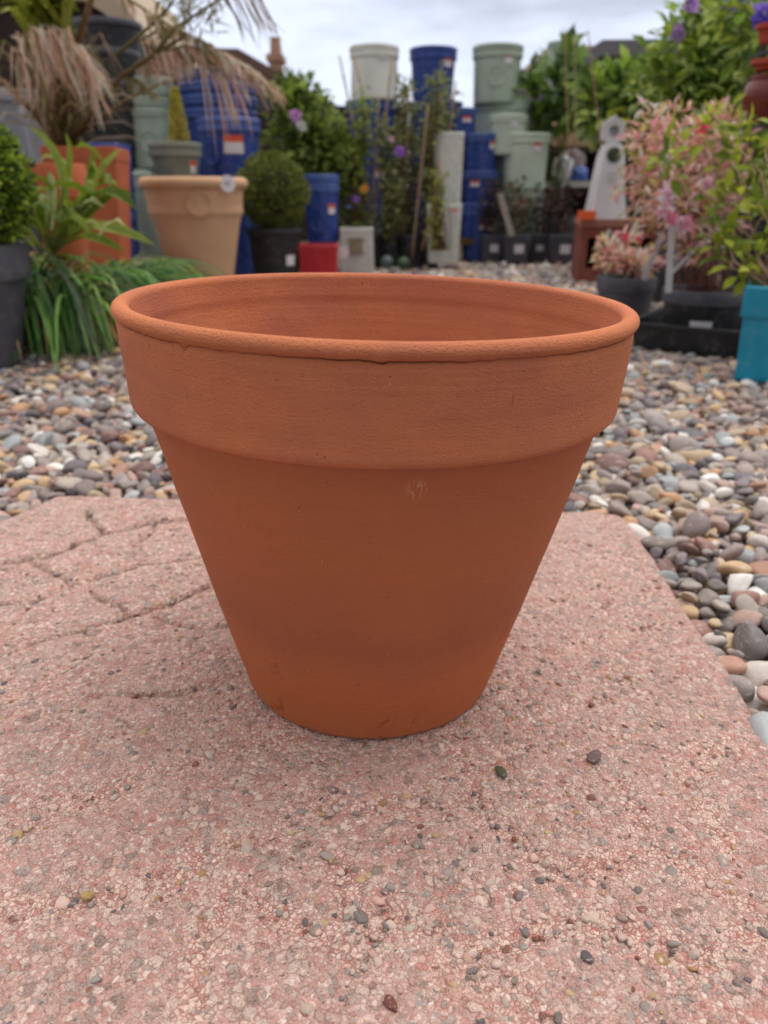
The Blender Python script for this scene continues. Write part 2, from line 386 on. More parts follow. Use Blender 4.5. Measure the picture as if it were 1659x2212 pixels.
def shrub(name, base, blobs, Ln, Wd, pal, label, cat='plant', group=None, n=400, stems=7, stem_r=.004, stemmat=None, flowers=None, pot=None, droop=.15, p=.45, upb=.3, leafm=None, bspread=.02):
    o = empty(name, base, label=label, cat=cat, group=group); B = np.array(base); mb = MB(); st = MB()
    tot = sum(b[1][0]*b[1][1]*b[1][2] for b in blobs)**.7
    for c, rad in blobs:
        k = max(25, int(n*(rad[0]*rad[1]*rad[2])**.7/ sum((q[1][0]*q[1][1]*q[1][2])**.7 for q in blobs)))
        P, d = blob(k, np.array(c)-B, rad, p); D = d + rng.normal(size=P.shape)*.6 + np.array([0, 0, upb])
        leafset(mb, P, D, Ln, Wd, palette(len(P), pal), up=np.tile([0, -.3, 1.0], (len(P), 1)), droop=droop)
        for _ in range(max(2, stems*k//n)):
            e_ = Vector(P[rng.integers(len(P))]); b_ = Vector(rng.normal(size=3)*bspread); b_.z = 0
            m_ = b_.lerp(e_, .5) + Vector((0, 0, e_.length*.08)) + Vector(rng.normal(size=3))*.015
            st.tube([b_, m_, e_], stem_r, stem_r*.4, 5)
    mb.build('foliage', leafm or LEAF, o, smooth=False)
    st.build('stem', stemmat or M_GSTEM, o)
    if flowers:
        for (fc, fr, fpal) in flowers:
            fb = MB(); k = 9; c = np.tile(np.array(fc)-B, (k, 1))
            a = np.linspace(0, 2*np.pi, k, endpoint=False); D = np.c_[np.cos(a), -.6*np.ones(k), np.sin(a)]
            leafset(fb, c + D*fr*.08, D, fr, fr*.7, palette(k, fpal, .12), up=np.tile([0, -1.0, 0], (k, 1)))
            fb.build('flower', PETAL, o, smooth=False)
    return o
# ------------------------------------------------------------------ ground, patio, gravel
g = MB(); g.add([(-60, -40, 0), (60, -40, 0), (60, 90, 0), (-60, 90, 0)], [(0, 1, 2, 3)])
b = NB('earth'); v = b.obj(); n = b.noise(v, 40, 6); n2 = b.noise(v, 2, 3)
me_ = b.done(b.mix(b.rng(n.outputs[0], .3, .7), lin((70, 60, 52)), lin((128, 114, 100))), .95, b.bump(n.outputs[0], .01), .2)
tag(g.build('ground', me_, None, (0, 0, -.052)), kind='structure')

c1 = on_slab(130, 1065); c0 = on_slab(-60, 1150); c2 = on_slab(1350, 1104); c3 = on_slab(1659, 1572)
def Yb(x):
    y = c1.y + (c2.y-c1.y)*(x-c1.x)/(c2.x-c1.x)
    if np.isscalar(x): return min(y, c1.y + (x-c1.x)*(c0.y-c1.y)/(c0.x-c1.x)) if x < c1.x else y
    return np.where(x < c1.x, np.minimum(y, c1.y + (x-c1.x)*(c0.y-c1.y)/(c0.x-c1.x)), y)
def Xr(y): return c2.x + (c3.x-c2.x)*(y-c2.y)/(c3.y-c2.y)
XL, YN = -.78, .05
nx, ny = 640, 520
uu = np.linspace(0, 1, nx); vv = np.linspace(0, 1, ny)
U, V_ = np.meshgrid(uu, vv)
X = XL + (Xr(.5)-XL)*U; Y = YN + (Yb(X)-YN)*V_; X = XL + (Xr(Y)-XL)*U
def vnoise(X, Y, sc, seed):
    r = np.random.default_rng(seed); G = r.uniform(-1, 1, (64, 64)); x = X*sc+100; y = Y*sc+100
    xi = np.floor(x).astype(int); yi = np.floor(y).astype(int); fx = x-xi; fy = y-yi; fx = fx*fx*(3-2*fx); fy = fy*fy*(3-2*fy)
    g = lambda a, b: G[a % 64, b % 64]
    return (g(xi, yi)*(1-fx)+g(xi+1, yi)*fx)*(1-fy) + (g(xi, yi+1)*(1-fx)+g(xi+1, yi+1)*fx)*fy
# worn paving joints read off the photo: (points, depth, half width)
J = [([(-60, 1222), (87, 1203), (215, 1153), (335, 1125), (420, 1118)], .0034, .0040), ([(188, 1098), (196, 1118), (216, 1148)], .0038, .0042),
     ([(70, 1213), (150, 1262)], .003, .0035), ([(150, 1262), (250, 1233), (320, 1215), (445, 1203)], .0030, .0035), ([(298, 1172), (318, 1152), (335, 1128)], .0036, .004),
     ([(-60, 1312), (75, 1295), (150, 1262)], .0026, .0035), ([(200, 1283), (262, 1315)], .0028, .0035), ([(0, 1378), (55, 1325), (75, 1297)], .002, .003),
     ([(65, 1386), (175, 1360), (310, 1320), (450, 1265)], .0030, .0036), ([(325, 1335), (425, 1357), (505, 1354)], .0022, .0032),
     ([(-60, 1512), (75, 1493), (150, 1435), (210, 1392)], .0018, .0045), ([(200, 1503), (325, 1497), (450, 1487), (530, 1452)], .0022, .0045),
     ([(-60, 1855), (125, 1748), (300, 1688), (425, 1638), (610, 1578)], .0013, .007), ([(400, 1870), (500, 1832), (600, 1788), (715, 1713)], .0012, .007),
     ([(-60, 1985), (125, 1958), (350, 1905), (500, 1835)], .0010, .007), ([(410, 2230), (440, 2000), (500, 1925), (700, 2040), (775, 1965), (720, 1850)], .0011, .007),
     ([(985, 1590), (1030, 1748), (1110, 1828), (1190, 1888), (1330, 1858), (1390, 1820)], .0012, .0065), ([(1345, 1700), (1395, 1828), (1505, 1898), (1570, 1950), (1720, 1990)], .0012, .0065),
     ([(760, 2080), (830, 1963), (905, 1978), (995, 2053), (1130, 2173), (1200, 2260)], .0014, .0075), ([(700, 1745), (830, 1738), (905, 1740), (1000, 1733)], .0014, .005),
     ([(1330, 1180), (1180, 1165), (1130, 1200)], .0018, .004), ([(1120, 1300), (1230, 1290), (1300, 1255)], .0016, .004), ([(1090, 1390), (1210, 1410), (1330, 1360), (1500, 1350)], .0016, .004),
     ([(1060, 1480), (1170, 1530), (1300, 1520)], .0012, .005), ([(1560, 1600), (1480, 1700), (1560, 1820)], .0010, .006), ([(1000, 2060), (1250, 1990), (1500, 2060), (1720, 2010)], .0009, .007)]
joint = np.zeros_like(X); dep = np.zeros_like(X); dirt = np.zeros_like(X)
wx = X + .0035*vnoise(X, Y, 45, 3) + .0015*vnoise(X, Y, 140, 4); wy = Y + .0035*vnoise(X, Y, 45, 5) + .0015*vnoise(X, Y, 140, 6)
for pts, dd, hw in J:
    P = [on_slab(*p) for p in pts]
    for a, c in zip(P[:-1], P[1:]):
        ax, ay, bx, by = a.x, a.y, c.x-a.x, c.y-a.y; t = np.clip(((wx-ax)*bx+(wy-ay)*by)/(bx*bx+by*by), 0, 1)
        d = np.hypot(wx-ax-t*bx, wy-ay-t*by); prof = np.exp(-(d/hw)**2)
        dep = np.maximum(dep, dd*(1.3 if dd > .0016 else 1.7)*prof*(1 + .5*vnoise(X, Y, 60, 9))); joint = np.maximum(joint, np.exp(-(d/(hw*((1.5 if dd > .0016 else 2.1)+1.1*vnoise(X, Y, 55, 77))+.001))**2)*min(1, .5+.0005/dd))
        if dd > .0019: dirt = np.maximum(dirt, np.exp(-(d/(hw*.65))**2)*(dd/.0034)*(.75+.6*vnoise(X, Y, 70, 12)))
E = np.minimum.reduce([Xr(Y)-X, (Yb(X)-Y)])
dR, dB = np.maximum(Xr(Y)-X, 0), np.maximum(Yb(X)-Y, 0); rr = .016
E = np.where((dR < rr) & (dB < rr), rr-np.hypot(rr-dR, rr-dB), np.minimum(dR, dB)); Ecl = np.clip(E, -.02, rr)
edge = -rr*.55*(1-np.sqrt(np.clip(1-((rr-Ecl)/rr)**2, 0, 1))) - np.clip(-E, 0, .01)*3
Z = -TILT*(X-PX0) - dep + edge + .0007*vnoise(X, Y, 30, 21) + .0009*vnoise(X, Y, 9, 22) + .0003*vnoise(X, Y, 170, 23) + .0004*joint*vnoise(X, Y, 300, 24)
# keep the pot's footing flat
fr = np.hypot(X-PX0, Y-PY0); flat = np.clip((.125-fr)/.03, 0, 1); Z = Z*(1-flat) + (-TILT*(X-PX0)-.0006+.0004*vnoise(X, Y, 60, 31))*flat
edgex = .003*vnoise(X, Y, 25, 41)*(U**30) ; X = X + edgex; Y = Y + .003*vnoise(X, Y, 25, 42)*(V_**30)
V3 = np.stack([X, Y, Z], -1).reshape(-1, 3)
# skirts down the back and right faces
idx = np.arange(nx*ny).reshape(ny, nx)
quads = np.stack([idx[:-1, :-1], idx[:-1, 1:], idx[1:, 1:], idx[1:, :-1]], -1).reshape(-1, 4)
bk = V3[idx[-1, :]].copy(); bk[:, 2] = -.06; rt = V3[idx[:, -1]].copy(); rt[:, 2] = -.06; lf = V3[idx[:, 0]].copy(); lf[:, 2] = -.06
o1 = len(V3); o2 = o1+nx; o3 = o2+ny; V3 = np.concatenate([V3, bk, rt, lf])
i = np.arange(nx-1); q1 = np.stack([idx[-1, i], idx[-1, i+1], o1+i+1, o1+i], -1)
i = np.arange(ny-1); q2 = np.stack([idx[i+1, -1], idx[i, -1], o2+i, o2+i+1], -1); q3 = np.stack([idx[i, 0], idx[i+1, 0], o3+i+1, o3+i], -1)
quads = np.concatenate([quads, q1, q2, q3])
def fastmesh(name, V, Q, mat, col=None, smooth=True, extra=None):
    me = bpy.data.meshes.new(name); k = Q.shape[1]; me.vertices.add(len(V)); me.vertices.foreach_set('co', V.astype(np.float32).ravel())
    me.loops.add(Q.size); me.loops.foreach_set('vertex_index', Q.astype(np.int32).ravel()); me.polygons.add(len(Q))
    me.polygons.foreach_set('loop_start', np.arange(0, Q.size, k, dtype=np.int32)); me.update(calc_edges=True)
    me.polygons.foreach_set('use_smooth', [smooth]*len(Q)); me.materials.append(mat)
    if col is not None:
        a = me.color_attributes.new('Col', 'FLOAT_COLOR', 'POINT'); a.data.foreach_set('color', np.c_[col, np.ones(len(col))].astype(np.float32).ravel())
    o = bpy.data.objects.new(name, me); COL.objects.link(o); return o
jc = np.zeros((len(V3), 3)); jc[:nx*ny, 0] = np.clip(joint, 0, 1).ravel(); jc[:nx*ny, 1] = np.clip(dirt, 0, 1).ravel()

b = NB('washed_pink_concrete'); v = b.obj(); att = b.n('ShaderNodeAttribute'); att.attribute_name = 'Col'; sj = b.n('ShaderNodeSeparateColor'); b.l(att.outputs[0], sj.inputs[0])
wn = b.noise(v, 250, 3, .6); wv = b.n('ShaderNodeVectorMath', operation='MULTIPLY_ADD'); b.l(wn.outputs['Color'], wv.inputs[0]); wv.inputs[1].default_value = (.0022, .0022, .0022); b.l(v, wv.inputs[2])
wv = wv.outputs[0]
pk = [(0, lin((208, 160, 151))), (.16, lin((222, 186, 175))), (.32, lin((198, 162, 152))), (.46, lin((236, 210, 200))), (.58, lin((212, 172, 162))), (.70, lin((196, 180, 172))), (.80, lin((244, 226, 216))), (.90, lin((206, 142, 134))), (.96, lin((176, 166, 160)))]
g1 = b.vor(wv, 380); s1 = b.n('ShaderNodeSeparateColor'); b.l(g1.outputs['Color'], s1.inputs[0]); d1 = b.vor(wv, 380, 'DISTANCE_TO_EDGE')
colA = b.ramp(s1.outputs[0], pk, 'CONSTANT')
g2 = b.vor(wv, 170); s2 = b.n('ShaderNodeSeparateColor'); b.l(g2.outputs['Color'], s2.inputs[0]); d2 = b.vor(wv, 170, 'DISTANCE_TO_EDGE')
colB = b.ramp(s2.outputs[0], [(0, lin((214, 182, 170))), (.2, lin((190, 172, 164))), (.38, lin((232, 206, 192))), (.55, lin((174, 162, 156))), (.68, lin((204, 150, 140))), (.82, lin((222, 200, 188))), (.93, lin((156, 138, 128)))], 'CONSTANT')
big = b.math('GREATER_THAN', s2.outputs[1], .60)
big = b.math('MULTIPLY', big, b.rng(d2.outputs['Distance'], .05, .10))
col = b.mix(big, colA, colB)
# reddish cement in the gaps
red = lin((196, 136, 126)); gap = b.math('MULTIPLY', b.rng(d1.outputs['Distance'], .13, .02, 0, 1), b.math('ADD', b.math('MULTIPLY', sj.outputs[0], .5), .42))
gap = b.math('MULTIPLY', gap, b.math('SUBTRACT', 1.0, big)); col = b.mix(gap, col, red)
gap2 = b.math('MULTIPLY', b.rng(d2.outputs['Distance'], .10, .03, 0, .6), b.math('GREATER_THAN', s2.outputs[1], .60)); col = b.mix(gap2, col, lin((158, 118, 106)))
big_n = b.noise(v, 16, 4, .6); col = b.mix(b.rng(big_n.outputs[0], .38, .66, 0, .45), col, lin((204, 178, 169)))
big_m = b.noise(v, 42, 4, .65); col = b.mix(b.rng(big_m.outputs[0], .50, .72, 0, .30), col, lin((206, 140, 130)))
# coarser, paler grit where the surface has washed out along the joints
col = b.mix(b.math('MULTIPLY', sj.outputs[0], b.rng(s1.outputs[1], .35, .75, .0, .95)), col, lin((246, 218, 204)))
fine = b.noise(v, 1400, 2, .6)
col = b.mix(b.rng(fine.outputs[0], .40, .58, .40, 0), col, lin((140, 104, 94)))
col = b.mix(b.math('MULTIPLY', b.rng(fine.outputs[0], .60, .70, 0, .5), .8), col, lin((245, 225, 215)))
pit = b.noise(v, 130, 4, .7); col = b.mix(b.rng(pit.outputs[0], .63, .72, 0, .5), col, lin((98, 72, 64)))
col = b.mix(b.math('MULTIPLY', b.math('MULTIPLY', sj.outputs[0], gap), .75), col, lin((168, 88, 76)))
col = b.mix(b.math('MULTIPLY', sj.outputs[1], .8), col, lin((96, 74, 60)))
h = b.math('MULTIPLY', b.rng(d1.outputs['Distance'], 0, .3), b.rng(s1.outputs[2], 0, 1, .4, 1.0))
h = b.math('ADD', h, b.math('MULTIPLY', b.math('MULTIPLY', b.rng(d2.outputs['Distance'], 0, .25), big), 1.0))
h = b.math('ADD', h, b.math('MULTIPLY', fine.outputs[0], .5)); h = b.math('SUBTRACT', h, b.math('MULTIPLY', b.rng(pit.outputs[0], .60, .75), 1.8))
h = b.math('ADD', h, b.math('MULTIPLY', big_m.outputs[0], 2.0))
M_SLAB = b.done(col, .85, b.bump(h, .0011, 1.0), .3)
patio = tag(fastmesh('patio', V3, quads, M_SLAB, jc), kind='structure')

# loose grit and chips set in the washed surface
def ico(sub):
    bm = bmesh.new(); bmesh.ops.create_icosphere(bm, subdivisions=sub, radius=1); bm.verts.ensure_lookup_table()
    v = np.array([x.co[:] for x in bm.verts]); f = np.array([[q.index for q in x.verts] for x in bm.faces]); bm.free(); return v, f
def rotm(az, tx, ty):
    ca, sa, cx, sx, cy, sy = np.cos(az), np.sin(az), np.cos(tx), np.sin(tx), np.cos(ty), np.sin(ty); Z0 = np.zeros_like(az); O = Z0+1
    Rz = np.stack([ca, -sa, Z0, sa, ca, Z0, Z0, Z0, O], -1).reshape(-1, 3, 3); Rx = np.stack([O, Z0, Z0, Z0, cx, -sx, Z0, sx, cx], -1).reshape(-1, 3, 3)
    Ry = np.stack([cy, Z0, sy, Z0, O, Z0, -sy, Z0, cy], -1).reshape(-1, 3, 3); return Rz @ Rx @ Ry
def stones(centers, axes, cols, sub, tilt=.25, rough=.12, planes=0, lumps=1.0):
    tv, tf = ico(sub); n = len(centers); P = np.repeat(tv[None], n, 0); ph = rng.uniform(0, 6.28, (n, 1, 3)); k = rng.uniform(1.2, 2.4, (n, 1, 3))
    s = 1 + rough*(np.sin(P[..., :1]*k[..., :1]*lumps+ph[..., :1]) + .8*np.sin(P[..., 1:2]*k[..., 1:2]*1.3*lumps+ph[..., 1:2]) + .5*np.sin(P[..., 2:]*k[..., 2:]*1.6*lumps+ph[..., 2:]))
    P = P*s
    for _ in range(planes):      # broken faces
        nrm = rng.normal(size=(n, 1, 3)); nrm /= np.linalg.norm(nrm, axis=-1, keepdims=True); dd = (P*nrm).sum(-1, keepdims=True); lim = rng.uniform(.45, .85, (n, 1, 1))
        P = P - nrm*np.clip(dd-lim, 0, None)*.92
    P = P*axes[:, None, :]; Rm = rotm(rng.uniform(0, 6.28, n), rng.normal(0, tilt, n), rng.normal(0, tilt, n))
    P = np.einsum('nij,nkj->nki', Rm, P) + centers[:, None, :]
    F = (tf[None] + (np.arange(n)*len(tv))[:, None, None]).reshape(-1, 3)
    return P.reshape(-1, 3), F, np.repeat(cols, len(tv), 0)
def stonemat(name, fine, rough=.6, bump=.0004):
    b = NB(name); v = b.obj(); a = b.n('ShaderNodeAttribute'); a.attribute_name = 'Col'
    n1 = b.noise(v, fine, 5, .65); n2 = b.noise(v, fine*5, 3, .6); mp = b.n('ShaderNodeMapping'); mp.inputs['Scale'].default_value = (1, 2.2, 5); mp.inputs['Rotation'].default_value = (.6, .4, .9); b.l(v, mp.inputs[0])
    vn = b.noise(mp.outputs[0], fine*.5, 3, .5)
    col = b.mix(b.rng(n1.outputs[0], .35, .7, 0, .35), a.outputs[0], b.mix(1.0, a.outputs[0], (.55, .52, .5), 'MULTIPLY'))
    col = b.mix(b.rng(n2.outputs[0], .60, .72, 0, .35), col, (.75, .7, .64)); col = b.mix(b.rng(vn.outputs[0], .62, .66, 0, .4), col, (.62, .55, .48))
    MATS[name] = b.done(col, b.rng(n1.outputs[0], .3, .7, rough-.12, rough+.12), b.bump(n2.outputs[0], bump), .45); return MATS[name]
M_CHIP = stonemat('stone_chip', 500, .7, .0002); M_PEB = stonemat('river_pebble', 130, .58, .0004)
n = 3500; px = rng.uniform(-80, 1740, n*3); py = rng.uniform(1090, 2290, n*3)**1.0
Cs = []
for a_, b_ in zip(px, py):
    p = on_slab(a_, b_)
    if XL+.01 < p.x < Xr(p.y)-.012 and .06 < p.y < Yb(p.x)-.012 and math.hypot(p.x-PX0, p.y-PY0) > .099: Cs.append(p[:])
# even density on the ground rather than in the picture
Cs = np.array(Cs); keep = rng.uniform(size=len(Cs)) < np.clip((Cs[:, 1]/.8)**2.2+.25, 0, 1); Cs = Cs[keep][:n]
sz = np.exp(rng.normal(math.log(.0018), .42, len(Cs))).clip(.0009, .0045)
ax = np.stack([sz*rng.uniform(1, 1.35, len(sz)), sz*rng.uniform(.7, 1, len(sz)), sz*rng.uniform(.45, .7, len(sz))], 1)
Cs[:, 2] -= ax[:, 2]*rng.uniform(.82, .98, len(Cs)) - .0003
pc = palette(len(Cs), [(214, 184, 172), (216, 176, 166), (202, 168, 158), (222, 196, 184), (196, 178, 164), (168, 156, 148), (208, 180, 168), (150, 132, 122), (150, 138, 132), (210, 186, 172), (176, 140, 92), (186, 160, 118), (124, 114, 112), (150, 140, 136), (104, 96, 98), (140, 90, 74), (200, 150, 138), (186, 164, 154), (198, 180, 170), (160, 150, 148), (200, 160, 148)], .12)
cv, cf, cc = stones(Cs, ax, pc, 2, .3, .12, 5, 1.4)
chips = fastmesh('stone_chips', cv, cf, M_CHIP, cc, smooth=True); chips.parent = patio; chips['kind'] = 'stuff'

def loose(px_, py_, size, colr, label, sub=4, planes=1, flatt=.55, group=None):
    p = on_slab(px_, py_); v, f, c = stones(np.array([[0, 0, 0]]), np.array([[size, size*.72, size*flatt]]), np.array([lin(colr)]), sub, .15, .09, planes, 1.2)
    o = fastmesh('pebble', v, f, M_CHIP, c); o.location = p + Vector((0, 0, size*flatt*.45)); tag(o, label, 'pebble', group); return o
loose(1283, 1638, .0062, (112, 92, 94), 'smooth dark mauve pebble lying loose on the pink paving at lower right')
loose(1083, 1672, .0052, (84, 84, 62), 'rough blackish green crumb lying on the paving below the pot', planes=5)
loose(845, 2172, .0040, (120, 70, 62), 'small red brown stone at the very bottom of the paving', planes=3)
loose(190, 1938, .0038, (176, 146, 92), 'flat ochre pebble beside a darker one at lower left', planes=1)
loose(1268, 2070, .0036, (92, 84, 88), 'little grey slate flake near the bottom right of the paving', planes=3, flatt=.4)

# gravel: dropped stone by stone on a height map so the pebbles really lie on each other
CELL = .004; X0, X1_, Y0, Y1_ = -2.2, 2.4, .34, 4.9
gx, gy = int((X1_-X0)/CELL), int((Y1_-Y0)/CELL); HM = np.full((gx, gy), -.050)
def allowed(x, y):
    if y < Yb(x)+.004 and x < Xr(y)+.004 and XL < x: return False
    if abs(x) > .60*y+.20: return False
    if y > 2.5 and not (-.9 < x < 1.6): return False
    if x < -.8 and y > 2.2: return False
    if x > 1.25 and y > 2.6: return False
    return True
CEN, AXS = [], []
tries = 68000; xs = rng.uniform(-1, 1, tries*4); ys = rng.uniform(0, 1, tries*4); szs = np.exp(rng.normal(math.log(.0117), .33, tries)).clip(.006, .021)
disc = {}
for R_ in range(1, 9):
    gxx, gyy = np.mgrid[-R_:R_+1, -R_:R_+1]; rho2 = (gxx**2+gyy**2)/(R_+.3)**2; disc[R_] = (rho2 < 1, np.sqrt(np.clip(1-rho2, 0, 1)))
for t in range(tries):
    a = szs[t]; best = None
    near = t % 5 < 3
    for q in range(4):
        y = (Y0 + ys[4*t+q]**.8*(2.0 if near else Y1_-Y0)); x = xs[4*t+q]*(.60*y+.20)
        if y > 2.2: a = szs[t]*1.3
        if not allowed(x, y): continue
        i, j = int((x-X0)/CELL), int((y-Y0)/CELL); R_ = max(1, min(8, int(round(a*.8/CELL))))
        if i-R_ < 0 or j-R_ < 0 or i+R_ >= gx or j+R_ >= gy: continue
        m, hh = disc[R_]; blk = HM[i-R_:i+R_+1, j-R_:j+R_+1]; z = blk[m].mean()*.6 + blk[m].max()*.4
        if best is None or z < best[0]: best = (z, x, y, i, j, R_, a)
    if best is None: continue
    z, x, y, i, j, R_, a = best; c = a*rng.uniform(.42, .62); zcn = z + c*.75
    if zcn > -.018 + .003*rng.normal(): continue
    CEN.append((x, y, zcn)); AXS.append((a*rng.uniform(.95, 1.15), a*rng.uniform(.65, .9), c))
    m, hh = disc[R_]; blk = HM[i-R_:i+R_+1, j-R_:j+R_+1]; np.maximum(blk, np.where(m, zcn + c*hh, -9), out=blk)
CEN, AXS = np.array(CEN), np.array(AXS); print('pebbles', len(CEN))
pal = [(164, 154, 152), (150, 138, 136), (176, 164, 158), (140, 130, 132), (158, 142, 140), (150, 140, 136), (128, 122, 122), (166, 150, 142), (142, 128, 128), (118, 108, 112), (188, 168, 146), (206, 180, 146), (208, 176, 136), (196, 152, 116), (178, 136, 118), (222, 214, 208), (236, 232, 228), (186, 174, 166), (172, 178, 182), (158, 164, 168), (156, 118, 110), (134, 102, 98), (176, 148, 138), (108, 104, 112), (160, 142, 118), (192, 160, 150), (168, 158, 150)]
pcol = palette(len(CEN), pal, .14)
nearm = CEN[:, 1] < 1.25
pv1, pf1, pc1 = stones(CEN[nearm], AXS[nearm], pcol[nearm], 3, .34, .15, 2, 1.2); pv2, pf2, pc2 = stones(CEN[~nearm], AXS[~nearm], pcol[~nearm], 2, .34, .14, 1)
gr = fastmesh('gravel', np.concatenate([pv1, pv2]), np.concatenate([pf1, pf2+len(pv1)]), M_PEB, np.concatenate([pc1, pc2]))
tag(gr, 'mixed grey, tan and white river pebbles spread around the paving', 'gravel', kind='stuff')

# ------------------------------------------------------------------ the terracotta pot
def hero():
    o = empty('terracotta_pot', (PX0, PY0, 0), label='large plain orange terracotta pot with a thick banded rim standing on the pink paving', cat='plant pot')
    o.rotation_euler = (0, R(1.5), 0)
    n = 720; th = np.arange(n)*2*np.pi/n
    nz = lambda f, s: vnoise(np.cos(th)*f, np.sin(th)*f, 1, s)
    crack = .2774 + .0004*nz(5, 51) + .0003*nz(26, 52) + .0004*nz(70, 53)
    # a small torn chip in the crack line, left of the front
    for a0, dz, wd in ((-math.pi/2-.62, -.0026, .010), (-math.pi/2+.02, -.0009, .03)): crack += dz*np.exp(-((th-(a0 % (2*math.pi)))/wd)**2)
    def mesh(name, prof, off):
        prof = np.array(prof); m = len(prof); Rr = np.repeat(prof[:, :1], n, 1); Zz = np.repeat(prof[:, 1:], n, 1)
        wob = .0007*vnoise(np.cos(th)*1.4+5, np.sin(th)*1.4, 1, 61)[None] + .0003*vnoise(np.cos(th)[None]*5+Zz*30, np.sin(th)[None]*5+Zz*20, 1, 62)
        Rr = Rr + wob*(Rr > .02)
        if off:
            outer = np.zeros(m); outer[:off] = 1
            front = np.clip(.72-.35*nz(2.2, 55), .4, 1)        # the crack opens and closes round the rim
            side = (np.cos(th-(-math.pi/2)) > -2)
            g = np.exp(-((Zz-crack[None])/.00045)**2)*outer[:, None]*.0016*front[None]
            g2 = np.exp(-((Zz-crack[None]+.0001)/.0022)**2)*outer[:, None]*.0010
            below = outer[:, None]*np.clip((crack[None]-Zz)/.0006, 0, 1)*.0003*(Zz > .265)*front[None]
            Rr = Rr - g - g2 - below
        Vv = np.stack([Rr*np.cos(th), Rr*np.sin(th), Zz], -1).reshape(-1, 3); id_ = np.arange(m*n).reshape(m, n)
        Q = np.stack([id_[:-1], np.roll(id_[:-1], -1, 1), np.roll(id_[1:], -1, 1), id_[1:]], -1).reshape(-1, 4)
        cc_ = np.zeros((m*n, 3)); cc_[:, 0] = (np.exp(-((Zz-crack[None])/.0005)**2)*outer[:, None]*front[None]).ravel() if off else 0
        ob = fastmesh(name, Vv, Q, M_HERO, cc_); ob.parent = o; return ob
    P = []
    def arc(cx_, cz_, r, a0, a1, k, rz=None):
        for a in np.linspace(R(a0), R(a1), k): P.append((cx_ + r*math.cos(a), cz_ + (rz or r)*math.sin(a)))
    # rim: band underside -> band -> bead -> lip -> inside
    P.append((.1515, .2225)); P.append((.1540, .2218))
    arc(.1553, .2276, .0059, -80, -10, 14, .0058)
    zb = np.linspace(.2275, .2735, 36); 
    for z in zb[1:]: P.append((.1612 + (.1648-.1612)*(z-.2275)/.046, z))
    for z in np.arange(.27372, .2818, .00022): P.append((.1646 + .0022*min(1, max(0, (z-.2768)/.0040))**.7, z))
    k_out = len(P)+10
    arc(.1614, .2818, .0054, 0, 180, 26, .0048)
    for z in np.linspace(.2795, .266, 14)[0:]: P.append((.1560 - .0022*min(1, (.2818-z)/.013), z))
    for z in np.linspace(.264, .150, 40): P.append((.1538 - (.1538-.1265)*(.264-z)/.114, z))
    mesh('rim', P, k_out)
    P.clear(); P.append((.0005, .0008)); P.append((.08, .0008)); P.append((.0908, .0006))
    arc(.0908, .0062, .0058, -85, -12, 12, .0058)
    for z in np.linspace(.008, .2226, 130):
        t = (z-.006)/.2166; P.append((.0967 + (.1526-.0967)*t + .0010*math.sin(t*math.pi), z))
    P.append((.1480, .2245)); 
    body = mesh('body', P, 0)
    P.clear(); P.append((.1268, .1505)); 
    for z in np.linspace(.149, .022, 40): P.append((.1266-(.1266-.089)*(.149-z)/.127, z))
    P.append((.080, .014)); P.append((.012, .013)); mesh('inner_wall', P, 0)
    return o
hero()
GAIN = 1.7
M_BLUE_SHEEN = plastic('blue_lip_sky_sheen', (74, 98, 168), .3)  # lighter blue paints the sky's reflection onto the blue rims
# ------------------------------------------------------------------ buildings and fence far behind
def house(name, label, cat, pts, Y, depth, z0, wallm, roofm, wall_h):
    pass
def prism(mb, outline, y0, y1, mi=0):
    """outline in the x,z plane pushed back from y0 to y1"""
    n = len(outline); V = [(x, y0, z) for x, z in outline] + [(x, y1, z) for x, z in outline]
    F = [tuple(range(n-1, -1, -1)), tuple(range(n, 2*n))] + [(i, (i+1) % n, n+(i+1) % n, n+i) for i in range(n)]
    mb.add(V, F, None, mi)
o = empty('timber_fence', (0, 6.6, GZ), label='dark timber fence closing the yard behind the stacked pots', cat='fence')
mb = MB()
for k in range(46):
    x = -4.6 + k*.2; mb.box(x+.006, x+.194, 0, .02, 0, .98+.02*math.sin(k*3.1), 0)
mb.build('board', M_DARKW, o, smooth=False)
mb = MB(); mb.box(-4.6, 4.6, .022, .06, .25, .33); mb.box(-4.6, 4.6, .022, .06, .75, .83); mb.build('rail', M_DARKW, o, smooth=False)
# brown-roofed house: ridge on the left, eave falling to the right
Yh = 11
A = at(330, 104, Yh); Bp = at(520, 108, Yh); Cc = at(735, 246, Yh); Dd = at(150, 190, Yh)
o = empty('brown_house', ((A.x+Cc.x)/2, Yh, GZ), label='brown tiled house roof with a chimney, far behind the blue pots at upper left', cat='house'); ox = (A.x+Cc.x)/2
mb = MB(); prism(mb, [(Dd.x-ox, 0), (Cc.x-ox, 0), (Cc.x-ox-.1, Cc.z-.05), (Bp.x-ox, Bp.z-.12), (A.x-ox, A.z-.12), (Dd.x-ox, Dd.z-.05)], 0, 4); mb.build('wall', M_WALL, o, smooth=False)
mb = MB(); prism(mb, [(Dd.x-ox-.2, Dd.z-.16), (A.x-ox, A.z-.115), (Bp.x-ox, Bp.z-.115), (Cc.x-ox+.15, Cc.z-.18), (Cc.x-ox+.15, Cc.z), (Bp.x-ox, Bp.z), (A.x-ox, A.z), (Dd.x-ox-.2, Dd.z)], -.2, 4.2); rf_ = mb.build('roof', M_BROWNROOF, o, smooth=False)
ch = at(592, 100, Yh+1); cb = at(592, 215, Yh+1)
